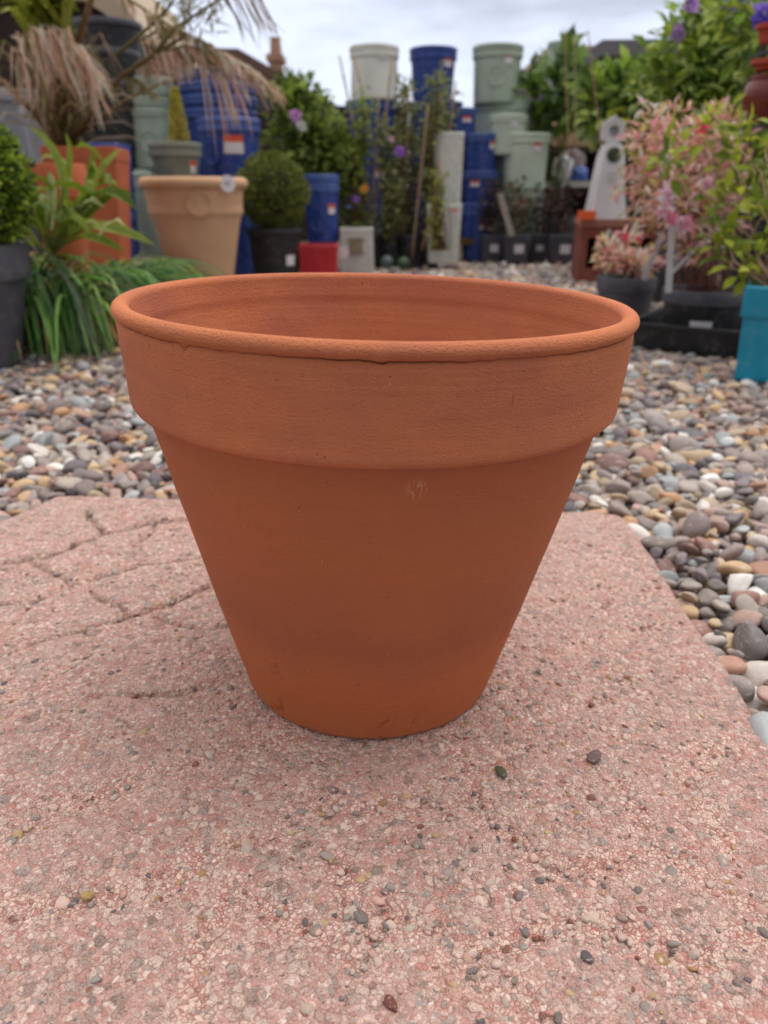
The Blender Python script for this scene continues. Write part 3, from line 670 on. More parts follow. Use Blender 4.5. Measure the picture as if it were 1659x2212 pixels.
mb = MB(); w_ = .075; xx = ch.x-ox; mb.box(xx-w_, xx+w_, 1, 1.35, cb.z-.1, ch.z-.16); mb.box(xx-w_-.04, xx+w_+.04, .96, 1.39, ch.z-.16, ch.z-.08)
mb.lathe([(.075, 0), (.085, .02), (.07, .2), (.08, .22), (.06, .22), (.05, .02)], 12, off=(xx, 1.17, ch.z-.08)); mb.build('chimney', plastic('pale_brick', (176, 140, 120), .9, .15, 12), o, smooth=False)
mb = MB(); mb.box(-.35, .35, -.23, -.19, .9, 1.6); mb.build('window', M_DGREY, o, smooth=False)
# pale shed roof at the far left, above the black pots
Ys = 6.0; A = at(-250, -60, Ys); Bp = at(312, 66, Ys); Cc = at(180, -20, Ys)
o = empty('pale_roofed_shed', (-2.6, Ys, GZ), label='shed with a pale beige sloping roof and dark wall behind the black pots at left', cat='shed')
mb = MB(); prism(mb, [(-1.4, 0), (Bp.x+2.5, 0), (Bp.x+2.5, Bp.z-.06), (Cc.x+2.6, Cc.z-.05), (-1.4, Cc.z+.1)], .1, 2.5); mb.build('wall', M_DARKW, o, smooth=False)
mb = MB(); prism(mb, [(-1.5, Cc.z+.1), (Cc.x+2.6, Cc.z-.04), (Bp.x+2.6, Bp.z-.05), (Bp.x+2.6, Bp.z), (Cc.x+2.6, Cc.z+.34), (-1.5, Cc.z+.5)], 0, 2.6); mb.build('roof', M_WALL, o, smooth=False)
# grey-roofed building at the right
Yr = 8.5; A = at(1195, 97, Yr); Bp = at(1600, 97, Yr); C_ = at(1600, 190, Yr)
o = empty('grey_building', (A.x+1.5, Yr, GZ), label='long building with a flat grey roof and cream fascia behind the green bushes', cat='building')
W_ = 4.2; mb = MB(); mb.box(-1.45, W_, .1, 4, 0, C_.z-.05); mb.build('wall', M_WALL, o, smooth=False)
mb = MB(); prism(mb, [(-1.5, C_.z-.04), (W_+.1, C_.z-.04), (W_+.1, A.z-.06), (-1.5, A.z-.06)], 0, 4.1); mb.build('roof', M_GREYROOF, o, smooth=False)
mb = MB(); mb.box(-1.55, W_+.15, -.05, 4.15, A.z-.057, A.z); mb.build('fascia', M_WALL, o, smooth=False)
# open-fronted lean-to with dark inside
Yl = 5.9; A = at(1118, 212, Yl); Bp = at(1205, 150, Yl); Z0_ = at(1130, 260, Yl)
o = empty('open_lean_to', (A.x, Yl, GZ), label='dark open fronted lean-to under a sloping grey roof edge, right of the green pots', cat='shed')
mb = MB(); dx = Bp.x-A.x; sl = (Bp.z-A.z)/dx; mb.box(.1, 3.2, 1.4, 1.45, 0, A.z+.1); mb.box(.1, .16, 0, 1.4, 0, A.z-.02); mb.build('wall', M_DARKW, o, smooth=False)
mb = MB(); x2 = dx+.25; prism(mb, [(-.12, A.z-.12*sl-.09), (x2, A.z+x2*sl-.09), (3.3, A.z+x2*sl-.05), (3.3, A.z+x2*sl+.03), (x2, A.z+x2*sl), (-.12, A.z-.12*sl)], -.15, 1.5); mb.build('roof', M_GREYROOF, o, smooth=False)
mb = MB(); mb.box(.16, 3.2, .3, .75, .44, .47); mb.build('shelf', M_DARKW, o, smooth=False)
sh = at(1238, 316, Yl-.02)
# ------------------------------------------------------------------ stacked glazed pots at the back, middle
ST = (.32, .66, .30, .30)
rp = round_pot
rp('glazed_pot', 809, 102, 219, 108, 4.9, M_CREAM, 'white glazed pot on the very top of its stack, left of the top blue pot', taper=.98, band=.2, sticker=(.35, .80, .42, .28))
rp('glazed_pot', 935, 106, 224, 104, 4.95, M_BLUE, 'blue glazed pot standing topmost between the white and the green top pots', taper=.82, band=.2, sticker=(.75, .72, .42, .36), boss=(0, .5, .3))
rp('glazed_pot', 1073, 101, 226, 110, 4.9, M_SAGE, 'pale green glazed pot on top of the tallest green stack', taper=.88, band=.2, sticker=(.48, .74, .34, .34), boss=(0, .45, .36))
_rp = round_pot
def rp(*a, **k):
    if a[6] is M_BLUE and 'lipmat' not in k: k['lipmat'] = M_BLUE_SHEEN
    return _rp(*a, **k)
def stack(px, rows, wpx, Y, mats, labels, **kw):
    """rows: photo rows of the pot tops going down; each pot stands nested in the one below"""
    for i, (top, bot) in enumerate(rows):
        k = {a: (v[i] if isinstance(v, list) else v) for a, v in kw.items()}
        rp('glazed_pot', px[i] if isinstance(px, list) else px, top, bot, wpx[i] if isinstance(wpx, list) else wpx, Y, mats[i], labels[i], **k)
stack(802, [(219, 330), (328, 445), (443, None)], 112, 4.92, [M_BLUE]*3, ['blue glazed pot directly under the top white pot, behind the canes', 'blue glazed pot second from the ground behind the climbing plants, under the white topped stack', 'blue glazed pot standing on the ground behind the climbers, base of the white topped stack'], taper=.8, band=.16, sticker=[None, (.4, .6, .4, .3), None])
stack(940, [(222, 335), (333, 450), (448, None)], 118, 5.0, [M_BLUE]*3, ['blue glazed pot directly under the topmost blue pot', 'middle blue glazed pot of the stack half hidden by purple clematis', 'blue glazed pot at ground level behind the white column pots'], taper=.8, band=.16, sticker=[None, (-.1, .75, .3, .3), None])
stack(1086, [(224, 345), (343, 455), (453, None)], 134, 5.0, [M_MINT]*3, ['wide pale mint pot directly under the top green pot', 'wide mint pot second from the ground behind the lidded green pots', 'wide mint pot standing on the ground behind the small dark plants'], taper=.86, band=.12)
stack([1096, 1134, 1130], [(250, 335), (290, 402), (400, None)], [82, 106, 96], 4.72, [M_MINT, M_MINT, M_SAGE], ['small mint pot sitting inside the step of the green stack, orange label on its rim', 'mint pot at the right edge of the green stack with an orange and white label', 'green pot at the foot of the stack behind the small charcoal pots'], taper=.86, band=.16, sticker=[(.35, .8, .4, .4), (.5, .74, .34, .34), (.0, .75, .34, .3)])
stack([1006, 1040], [(234, 300), (290, 372)], [46, 78], 4.74, [M_BLUE, M_BLUE], ['narrow blue pot wedged between the top blue pot and the mint pots, orange label', 'blue pot with a label on its right side, left of the mint stack'], taper=.86, band=.18, sticker=[(.1, .62, .8, .5), (.7, .7, .4, .4)])
stack([1038, 1032], [(370, 440), (438, None)], [80, 72], 4.72, [M_BLUE]*2, ['blue pot above the lowest one beside the white column, tilted label', 'lowest blue pot of the pile right of the white column planters'], taper=.84, band=.2, sticker=[(-.35, .62, .5, .3), (.3, .6, .3, .3)])
def square_pot(name, px, ytop, ybot, wtop, Y, mat, label, taper=.8, band=.14, rot=0, sticker=None, hole=None, zbot=None, aspect=1.0, cat='planter', soil=True, lip=.02, group=None, r=.012):
    zt = at(px, ytop, Y).z; zb = (at(px, ybot, Y).z if ybot else GZ) if zbot is None else zbot
    hw = width(wtop, Y, zt)/2; X = at(px, (ytop+(ybot or ytop+60))/2, Y).x; h = zt-zb; hb = hw*taper
    o = empty(name, (X, Y, zb), rot, label=label, cat=cat, group=group); zr = h*(1-band); hi = hw*(1-lip); t = .008
    def rf(z): return hb+(hi-hb)*min(1, z/zr)
    m = MB(); sqlathe(m, [(hb-.002, 0), (hb, .004)] + [(rf(z), z) for z in np.linspace(.02*h+.006, zr, 5)] + [(hi-t, zr), (hb-t, .02), (.0005, .018)], r, aspect=aspect); m.build('body', mat, o, angle=35)
    m = MB(); sqlathe(m, [(hi-t, zr-.003), (hw*.995, zr-.003), (hw, zr+.003), (hw, h-.004), (hw-.003, h), (hw-t, h), (hw-t-.002, h-.005), (hi-t, zr-.02)], r, cap=False, aspect=aspect); m.build('rim', mat, o, angle=35)
    if soil: m = MB(); sqlathe(m, [(hw-t-.002, h*.9), (.0005, h*.9+.004)], r, cap=False, aspect=aspect); m.build('soil', M_SOIL, o)
    if hole:     # round recessed boss on the front wall
        z0 = h*hole[1]; m = MB(); m.lathe([(.001, .0), (hole[2]*hw*.8, .0), (hole[2]*hw*.85, .006), (hole[2]*hw, .006), (hole[2]*hw, -.012)], 24)
        e_ = m.build('emblem', hole[3], o, (hole[0]*hw, -rf(z0)*aspect-.001, z0), angle=40); e_.rotation_euler = (math.pi/2, 0, 0)
    if sticker: label_patch(lambda z: rf(z)*aspect, sticker[0]*hw, h*sticker[1], hw*sticker[2], hw*sticker[3], o, sticker[4] if len(sticker) > 4 else True, square=True)
    return o
M_RIBW = plastic('white_ribbed_stone', (226, 228, 222), .8, .12, 40, .006)
square_pot('column_planter', 966, 287, 470, 64, 4.30, M_RIBW, 'upper half of the pale rough column planter pair beside the clematis', .9, .06, zbot=None)
square_pot('column_planter', 957, 440, 566, 74, 4.20, M_RIBW, 'lower pale column planter with a purple clematis flower against it', .86, .06, sticker=(.5, .86, .5, .3))
# ------------------------------------------------------------------ left stacks
def nested(px, tops, wpx, Y, mat, base_lab, labs, zpot=None, shrink=1.0, **kw):
    n = len(tops)
    for i, tpx in enumerate(tops):
        last = i == n-1
        k = dict(kw); 
        if not last: k['sticker'] = None; k['boss'] = None
        rp('glazed_pot', px[i] if isinstance(px, list) else px, tpx, None, wpx*(shrink**(n-1-i)), Y, mat, labs[i], zbot=at(px[i] if isinstance(px, list) else px, tops[-1], Y).z - kw_h + (at(px[0] if isinstance(px, list) else px, tpx, Y).z-at(px[0] if isinstance(px, list) else px, tops[-1], Y).z)*1.0, **{q: v for q, v in k.items() if q != 'h'})
kw_h = .30
nested(472, [158, 186, 214, 243], 172, 4.25, M_BLUE, '', ['uppermost of the nested blue pots at upper left', 'blue pot nested second from the top of the upper left stack', 'blue pot nested third from the top of the upper left stack', 'outermost blue pot holding the nested blue pots, behind the labelled one'], taper=.80, band=.10)
rp('glazed_pot', 474, 372, None, 150, 4.3, M_BLUE, 'blue pot on the ground under the nested blue stack, mostly hidden behind the sandy urn', taper=.8)
rp('glazed_pot', 498, 258, 386, 136, 3.85, M_BLUE, 'deep blue pot with the biggest orange and white label, before the nested blue stack', taper=.8, band=.2, sticker=(.12, .56, .62, .52), boss=(-.75, .42, .34))
rp('glazed_pot', 500, 384, None, 124, 3.86, M_BLUE, 'deep blue pot beneath the labelled one, hidden by the sandy urn', taper=.8)
kw_h = .26
nested(324, [170, 192, 216, 240], 104, 4.2, M_SAGE, '', ['uppermost sage green pot of the nested stack at left', 'sage green pot nested second from the top at left', 'sage green pot nested third from the top at left', 'outer sage green pot with a round boss, left of the blue pots'], taper=.84, band=.10, boss=(-.1, .45, .42))
rp('glazed_pot', 318, 366, None, 100, 4.22, M_SAGE, 'sage green pot on the ground under the nested sage stack', taper=.8)
rp('glazed_pot', 381, 309, 400, 114, 3.6, M_GREYG, 'grey green pot holding a narrow golden conifer, left of the labelled blue pot', taper=.72, band=.3, sticker=(.75, .42, .28, .42), boss=(.2, .36, .36), soil=True)
rp('glazed_pot', 378, 398, None, 100, 3.62, M_GREYG, 'grey green pot under the golden conifer pot, behind the sandy urn', taper=.8)
rp('glazed_pot', 298, 372, None, 62, 3.75, M_MINT, 'small pale mint pot at the foot of the sage stack, left of the sandy urn', taper=.85, cat='plant pot')
kw_h = .34
for i, (t_, lab) in enumerate([(50, 'uppermost black nursery tub of the tall black stack at upper left'), (112, 'black nursery tub second from the top of the tall black stack'), (178, 'black nursery tub third down in the tall black stack behind the dry palm')]):
    rp('nursery_tub', 238, t_, t_+120, 150-6*i, 4.15, M_BLACK, lab, cat='plant pot', taper=.8, band=.1, style='plain', lipmat=M_DGREY)
rp('nursery_tub', 236, 296, None, 130, 4.15, M_BLACK, 'black nursery tub on the ground at the bottom of the tall black stack', taper=.85, band=.1, style='plain')
rp('nursery_tub', 30, 200, 380, 190, 3.9, M_LGREY, 'large light grey tub half hidden behind the dry palm at the left edge', taper=.75, style='plain')
rp('nursery_tub', 30, 380, None, 150, 3.92, M_DGREY, 'dark grey tub under the light grey one at the left edge', taper=.85, style='plain')
rp('nursery_tub', 92, 232, 380, 74, 3.5, M_LGREY, 'slim light grey pot leaning into view right of the large grey tub', taper=.7, style='plain')
rp('nursery_tub', 92, 378, None, 74, 3.52, M_BLACK, 'black pot beneath the slim light grey pot', taper=.8, style='plain')
# ------------------------------------------------------------------ sandy urn
def urn():
    px, Y = 428, 3.25; zt = at(px, 385, Y).z; r = width(232, Y, zt)/2; zb = GZ; X = at(px, 500, Y).x; h = zt-zb
    o = empty('sandy_urn', (X, Y, zb), R(0), label='big sandy terracotta urn with a rolled rim, round medallion and round white price disc', cat='urn')
    def rf(z):
        t = z/h
        return r*np.interp(t, [0, .04, .3, .55, .66, .70, .76, .90, .97], [.56, .585, .68, .775, .83, .885, .875, .905, .92])
    m = MB(); m.lathe([(r*.5, 0)] + [(float(rf(z)), z) for z in np.linspace(.001, h*.95, 46)], 56, cap=True); m.build('body', M_TAN, o)
    m = MB(); t0 = h*.955; rr_ = .03*1.0
    pr = [(r*.90, t0-.028)] + [(r-.024+.024*math.cos(a), t0+.0+.022*math.sin(a)) for a in np.linspace(-1.3, math.pi-.4, 14)] + [(r*.86, t0-.01), (r*.78, h*.6), (r*.5, .03), (.001, .03)]
    m.lathe(pr, 56); m.build('rim', M_TAN, o)
    th0 = -math.atan2(X, Y); emblem(lambda z: float(rf(z)), th0+.06, h*.785, .048, MATS['sandy_clay'], o, 2.0)
    m = MB(); a = th0+.62; rr2 = r+.003; D = .030
    V = []; n = 24
    for off in (0, .003):
        for k in range(n): V.append((D*math.cos(2*math.pi*k/n), -off, D*math.sin(2*math.pi*k/n)))
    F = [tuple(range(n-1, -1, -1)), tuple(range(n, 2*n))] + [(k, (k+1) % n, n+(k+1) % n, n+k) for k in range(n)]
    m.add(V, F); tg = m.build('price_disc', M_PAPER, o, (rr2*math.sin(a), -rr2*math.cos(a), t0-.002), smooth=False); tg.rotation_euler = (0, 0, a*.6)
    q = MB()
    for x0, x1, z0, z1 in ((-.012, -.009, -.008, .004), (-.014, -.009, .004, .007), (-.002, .0, -.008, .009), (-.002, .008, .007, .009), (-.002, .006, -.001, .001), (-.002, .008, -.008, -.006)): q.box(x0, x1, -.0042, -.0032, z0, z1)
    q.build('ink_mark', M_MARK, tg, smooth=False)
    return o
urn()
# ------------------------------------------------------------------ clipped box ball, blue pot, red planter, stone planter
def box_ball(name, c, r, base, label, n, pal, L_=.016, sq=1.0):
    o = empty(name, base, label=label, cat='topiary'); m = MB(); B = Vector(base); cc = np.array(Vector(c)-B)
    d = rng.normal(size=(n, 3)); d /= np.linalg.norm(d, axis=1, keepdims=True); lump = 1+.05*np.sin(d[:, :1]*9)*np.cos(d[:, 2:]*8)+.04*np.sin(d[:, 1:2]*14+d[:, :1]*11)
    P = cc + d*r*lump*np.array([1, 1, sq])*rng.uniform(.80, 1.03, (n, 1)); D = d + rng.normal(size=d.shape)*.7
    leafset(m, P, D, L_, L_*.55, palette(n, pal, .25), droop=.05); m.build('foliage', LEAF, o, smooth=False)
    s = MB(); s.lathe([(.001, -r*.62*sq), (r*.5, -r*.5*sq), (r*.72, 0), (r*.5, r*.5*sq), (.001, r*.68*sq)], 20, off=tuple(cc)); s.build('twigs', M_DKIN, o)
    t = MB(); t.tube([(0, 0, -.02), tuple(cc)], .008, .006, 7); t.build('trunk', M_BARK, o); return o
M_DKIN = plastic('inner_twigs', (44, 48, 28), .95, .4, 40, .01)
po = rp('nursery_pot', 594, 492, None, 122, 3.55, M_BLACK, 'black nursery pot under the clipped box ball with a square white label', taper=.8, band=.1, style='plain', sticker=(.62, .42, .34, .34, False), soil=True)
box_ball('box_ball', at(590, 414, 3.55), width(75, 3.55, .4), (po.location.x, 3.55, at(590, 496, 3.55).z), 'round clipped box ball in the black pot right of the sandy urn', 9000, [(70, 84, 34), (92, 102, 42), (116, 122, 52), (56, 68, 30), (134, 140, 70), (82, 80, 40)], .014)
rp('glazed_pot', 694, 377, None, 80, 3.95, M_BLUE, 'single tall blue pot right of the box ball, behind the red planter', taper=.76, band=.16, sticker=(.62, .66, .42, .5), boss=(-.25, .52, .5), soil=True)
square_pot('red_planter', 689, 527, None, 82, 3.6, M_RED, 'small bright red square planter in front of the blue pot', .92, .18, r=.006)
o = square_pot('stone_planter', 771, 492, None, 70, 3.95, M_STONE, 'pale grey stone effect planter with a square panel, right of the red planter', 1.06, .05, r=.006, lip=.005)
m = MB(); m.box(-.035, .03, -.004, 0, -.03, .03); m.box(-.045, .04, -.008, -.003, .031, .036); m.box(-.045, .04, -.008, -.003, -.036, -.031)
h_ = at(771, 492, 3.95).z-GZ; m.build('panel', plastic('mossy_panel', (150, 136, 112), .9, .3, 60), o, (0, -width(35, 3.95, .2)*1.02-.002, h_*.62), smooth=False)
p = at(741, 545, 3.72); m = MB(); n = 18; V = [(.028*math.cos(2*math.pi*k/n), oo, .028*math.sin(2*math.pi*k/n)) for oo in (0, .002) for k in range(n)]
m.add(V, [tuple(range(n)), tuple(range(2*n-1, n-1, -1))] + [(k, n+k, n+(k+1) % n, (k+1) % n) for k in range(n)])
m.tube([(0, .001, -.026), (.002, .001, GZ-p.z)], .0015, n=5); tag(m.build('round_tag', M_PAPER, None, p, smooth=False), 'round white price tag on a wire between the red and the stone planter', 'price tag')
GAIN = 1.7
# ------------------------------------------------------------------ left: bench, clay pots, dry palm, grass, leafy plant
def pallet(X, Y0_, Y1_2, z, label, rows=5, wid=.75):
    o = empty('wooden_pallet', (X, (Y0_+Y1_2)/2, GZ), R(3), label=label, cat='pallet'); L2 = (Y1_2-Y0_)/2; hz = z-GZ
    for k in range(rows):
        y = -L2 + (2*L2-.09)*k/(rows-1); m = MB(); m.box(-wid, 0, y, y+.09, hz-.022, hz); m.build('deck_board', M_WOOD, o, smooth=False)
    for x in (-wid+.02, -wid/2-.04, -.1):
        m = MB(); m.box(x, x+.08, -L2+.002, L2-.002, hz-.024-.03, hz-.0225); m.build('bearer', M_WOOD, o, smooth=False)
        for y in (-L2+.004, -.05, L2-.104): m = MB(); m.box(x+.002, x+.078, y, y+.1, .012, hz-.055); m.build('block', M_WOOD, o, smooth=False)
    return o
pallet(-.71, 1.86, 2.42, .100, 'weathered grey pallet half buried in strappy grass, nearest on the left', 5)
pallet(-.76, 2.56, 3.22, .115, 'weathered grey pallet beside the base of the sandy urn', 5, 1.0)
pp = on = square_pot('clay_planter', 190, 320, None, 152, 2.85, M_TERRA, 'large square terracotta planter holding the dry palm', .72, .10, zbot=.116, rot=R(6))
o = rp('clay_pot', 121, 354, None, 128, 2.12, M_TERRA, 'bright terracotta pot with a dark round mark, in front of the square clay planter', taper=.56, band=.24, style='plain', zbot=.106, boss=(.62, .60, .24))
for c_ in o.children:
    if c_.name.startswith('emblem'): c_.data.materials.clear(); c_.data.materials.append(plastic('dark_red_boss', (112, 44, 34), .7))
square_pot('blue_planter', 222, 312, None, 100, 3.45, M_BLUE, 'blue square planter peeping out behind the square terracotta planter', .86, .12)
rp('glazed_pot', 262, 460, None, 60, 3.1, M_BLUE, 'small bright blue pot low beside the square terracotta planter, behind the grass', taper=.8, zbot=.116)

# dry palm: stems rising from the square planter, plumes of hanging dead leaflets
def dry_palm():
    Y = 2.85; B = at(140, 322, Y); o = empty('dry_palm', B, label='half dead palm-like plant with drooping pinkish dry plumes, in the square clay planter', cat='plant')
    def L2(px, py, Y_): return at(px, py, Y_)-B
    PINK = [tuple(min(.8, v*1.45) for v in lin(c)) for c in ((222, 180, 162), (206, 158, 142), (230, 198, 184), (190, 146, 124), (212, 170, 150), (198, 166, 150))]
    OL = [lin(c) for c in ((136, 128, 72), (156, 144, 92), (120, 110, 66), (172, 154, 114), (142, 122, 86))]
    GR = [lin(c) for c in ((138, 150, 44), (156, 166, 56), (112, 128, 38), (172, 178, 76))]
    st = MB()
    for pts, r0, r1 in (([(135, 325, 2.85), (128, 250, 2.85), (140, 150, 2.84)], .035, .02), ([(140, 322, 2.85), (150, 240, 2.84), (165, 110, 2.8), (205, -30, 2.75)], .017, .010),
        ([(150, 315, 2.85), (200, 245, 2.8), (262, 165, 2.74), (330, 120, 2.66), (400, 78, 2.62)], .010, .005), ([(130, 320, 2.85), (80, 250, 2.86), (10, 178, 2.9), (-60, 150, 2.95)], .014, .008),
        ([(145, 312, 2.85), (220, 250, 2.9), (300, 200, 2.95), (390, 165, 3.0)], .007, .004)):
        st.tube([L2(*p) for p in pts], r0, r1, 8)
    st.build('stem', M_BARK, o)
    # skirt of dead leaves hanging round the crown
    for gi, (pts, nb) in enumerate([([(60, 60), (110, 52), (150, 62)], 75), ([(35, 90), (60, 62), (100, 55)], 45), ([(120, 60), (170, 90), (195, 130)], 42)]):
        m = MB()
        for _ in range(nb):
            t = random.random()*(len(pts)-1); i = int(t); f = t-i; ax_, ay_ = pts[i][0]*(1-f)+pts[i+1][0]*f, pts[i][1]*(1-f)+pts[i+1][1]*f
            Y_ = 2.68+random.uniform(-.08, .16); ln = random.uniform(70, 175); dx = random.uniform(15, 75)*(1 if gi != 1 else .5)
            P = [L2(ax_+random.uniform(-12, 12)-random.uniform(0, 10), ay_+random.uniform(-6, 20), Y_+.05)] + [L2(ax_+dx*q**1.25+random.uniform(-4, 4), ay_+ln*q, Y_-.02*q) for q in (.12, .35, .6, .82, 1.0)]
            m.strip(P, random.uniform(.003, .0075), random.choice(PINK if random.random() < .85 else OL), side=Vector((1, random.uniform(-.6, .6), 0)))
        m.build('dead_leaves', DRY, o, smooth=True)
    # low tangle round the base
    m = MB()
    for _ in range(120):
        a = random.uniform(0, 6.28); r_ = random.uniform(.1, .42); h_ = random.uniform(.02, .3); B0 = Vector((random.uniform(-.05, .05), random.uniform(-.05, .05), random.uniform(-.02, .12)))
        d = Vector((math.cos(a), math.sin(a)*.7, 0)); m.strip([B0, B0+d*r_*.35+Vector((0, 0, h_*.8)), B0+d*r_*.7+Vector((0, 0, h_)), B0+d*r_+Vector((0, 0, h_*.4))], .007, random.choice(OL+PINK[:2]))
    m.build('dead_leaves', DRY, o)
    # living green leaves at the top
    m = MB()
    for _ in range(85):
        sx = random.uniform(-30, 195); P0 = L2(random.uniform(60, 160), random.uniform(70, 110), 2.8+random.uniform(-.1, .1)); P2 = L2(sx, random.uniform(-60, 40), 2.75+random.uniform(-.2, .2)); md = P0.lerp(P2, .55)+Vector((0, 0, .05))
        m.strip([P0, P0.lerp(md, .6), md, P2], random.uniform(.014, .026), random.choice(GR))
    m.build('green_leaves', LEAF, o)
    # arching fronds with hanging fringes
    def plume(pts, fall, nb, cols, lean=10, wd=.006, name='plume'):
        P = [L2(*p) for p in pts]; m = MB(); m.tube(P, .005, .002, 5, color=np.array(OL[0])); S = 1620/2.6
        for _ in range(nb):
            t = random.random()*(len(P)-1.001); i = int(t); f = t-i; q = P[i].lerp(P[i+1], f); tl = t/(len(P)-1); ln = random.uniform(.35, 1)*fall*(1.15-.5*tl)/S; dx = random.uniform(.2, 1)*lean/S; dy = random.uniform(-.05, .05)
            m.strip([q, q+Vector((dx*.35, dy*.4, -.01*random.random())), q+Vector((dx*.7, dy*.8, -ln*.35)), q+Vector((dx*.95, dy, -ln*.7)), q+Vector((dx*1.05, dy, -ln))], wd*random.uniform(.6, 1.2), random.choice(cols), side=Vector((1, random.uniform(-1, 1), 0)))
        return m.build(name, DRY, o)
    plume([(215, -40, 2.7), (290, 6, 2.68), (360, 50, 2.64), (430, 92, 2.6)], 50, 60, PINK+OL, 16, .004)
    plume([(330, 118, 2.66), (400, 98, 2.62), (470, 112, 2.6), (530, 150, 2.58), (575, 195, 2.56)], 62, 210, PINK+PINK+OL[:2], 46, .0045)
    plume([(290, 142, 2.74), (330, 116, 2.7), (380, 104, 2.66), (440, 118, 2.62)], 42, 110, PINK+OL, 30, .0045)
    plume([(300, 90, 2.75), (350, 60, 2.7), (400, 70, 2.66), (450, 95, 2.62)], 40, 90, OL+PINK, 26, .004)
    plume([(260, 165, 2.74), (300, 175, 2.7), (330, 200, 2.68)], 36, 40, OL, 12, .004)
    plume([(420, 130, 2.62), (455, 150, 2.6), (520, 170, 2.58)], 170, 22, PINK, 60, .0045)
    # upright olive tips
    m = MB()
    for _ in range(170):
        a = random.uniform(330, 470); b_ = random.uniform(-30, 75); P0 = L2(a, b_, 2.62+random.uniform(-.1, .1)); d = Vector((random.uniform(-.5, 1), random.uniform(-.4, .4), random.uniform(-.4, 1))).normalized()*random.uniform(.03, .07)
        m.strip([P0, P0+d*.5, P0+d], .006, random.choice(OL+GR[:1]))
    for pts in (([(250, 120, 2.7), (320, 60, 2.65), (370, 10, 2.62), (400, -60, 2.6)]), ([(330, 118, 2.66), (380, 60, 2.62), (440, 20, 2.6), (520, -30, 2.58)])): m.tube([L2(*p) for p in pts], .006, .003, 6, color=np.array(OL[0]))
    m.build('olive_tips', LEAF, o)
    # long thin feathers reaching over the sky
    m = MB()
    for k in range(22):
        a = random.uniform(455, 545); P = [L2(a, -60-random.uniform(0, 30), 2.5), L2(a+18, -10, 2.5), L2(a+40+random.uniform(0, 14), 40+random.uniform(-10, 20), 2.52), L2(a+58+random.uniform(0, 25), 70+random.uniform(0, 50), 2.54)]
        m.strip(P, .0028, random.choice(OL+PINK[:2]), side=Vector((1, .3, 0)))
    m.build('feathers', DRY, o)
dry_palm()

# strappy grass falling over the pallets
def grass_clump(x, y, z, n, ln, label, hgt=.16):
    o = empty('grass_clump', (x, y, z), label=label, cat='grass', group='clumps of strappy grass by the pallets'); m = MB()
    for _ in range(int(n*.62)):
        a = random.gauss(-.35, 1.0); l_ = ln*random.uniform(.45, 1.35); h_ = hgt*random.uniform(.45, 1.35); d = Vector((math.cos(a), math.sin(a), 0)); b0 = Vector((random.uniform(-.05, .05), random.uniform(-.05, .05), 0))
        P = []
        for q in np.linspace(0, 1, 8):
            zz = h_*(3.4*q - 3.5*q*q) - (z+.05)*q**4
            P.append(b0 + d*l_*q + Vector((0, 0, max(GZ-z+.008, zz))))
        c = random.choice([(66, 104, 44), (84, 122, 50), (52, 88, 40), (100, 134, 58), (76, 112, 66), (118, 140, 70), (48, 78, 40), (150, 140, 90), (40, 66, 34)])
        m.strip(P, random.uniform(.0035, .0075), [v*random.uniform(1.2, 2.7) for v in lin(c)])
    m.build('blades', LEAF, o); return o
gl = ['between the left grey pot and the first pallet', 'in front of the near pallet, spilling onto the pebbles', 'growing through the near pallet by the clay pot', 'right of the clay pot, between the two pallets', 'by the far pallet, left of the sandy urn', 'under the leafy green plant, beside the left grey pot', 'lying low over the pebbles, nearest the big pot', 'on the near pallet edge, right of the first board', 'in front of the pallet block, its blades touching the pebbles', 'beside the charcoal tub, leaning over the pallet corner']
for (x, y, z, n_, l_, h_), lab in zip([(-.93, 2.0, 0, 90, .24, .15), (-.86, 2.02, .02, 110, .26, .13), (-.84, 2.12, .10, 80, .26, .07), (-.82, 2.36, .06, 150, .34, .10), (-.88, 2.62, .06, 120, .36, .10), (-1.0, 2.1, .06, 110, .28, .15), (-.82, 2.12, .0, 130, .30, .10), (-.76, 2.3, .02, 130, .32, .11), (-.80, 1.96, .03, 170, .25, .13), (-.90, 1.94, .05, 170, .25, .16)], gl):
    grass_clump(x, y, z, n_, l_, 'strappy dark green grass clump ' + lab, h_)
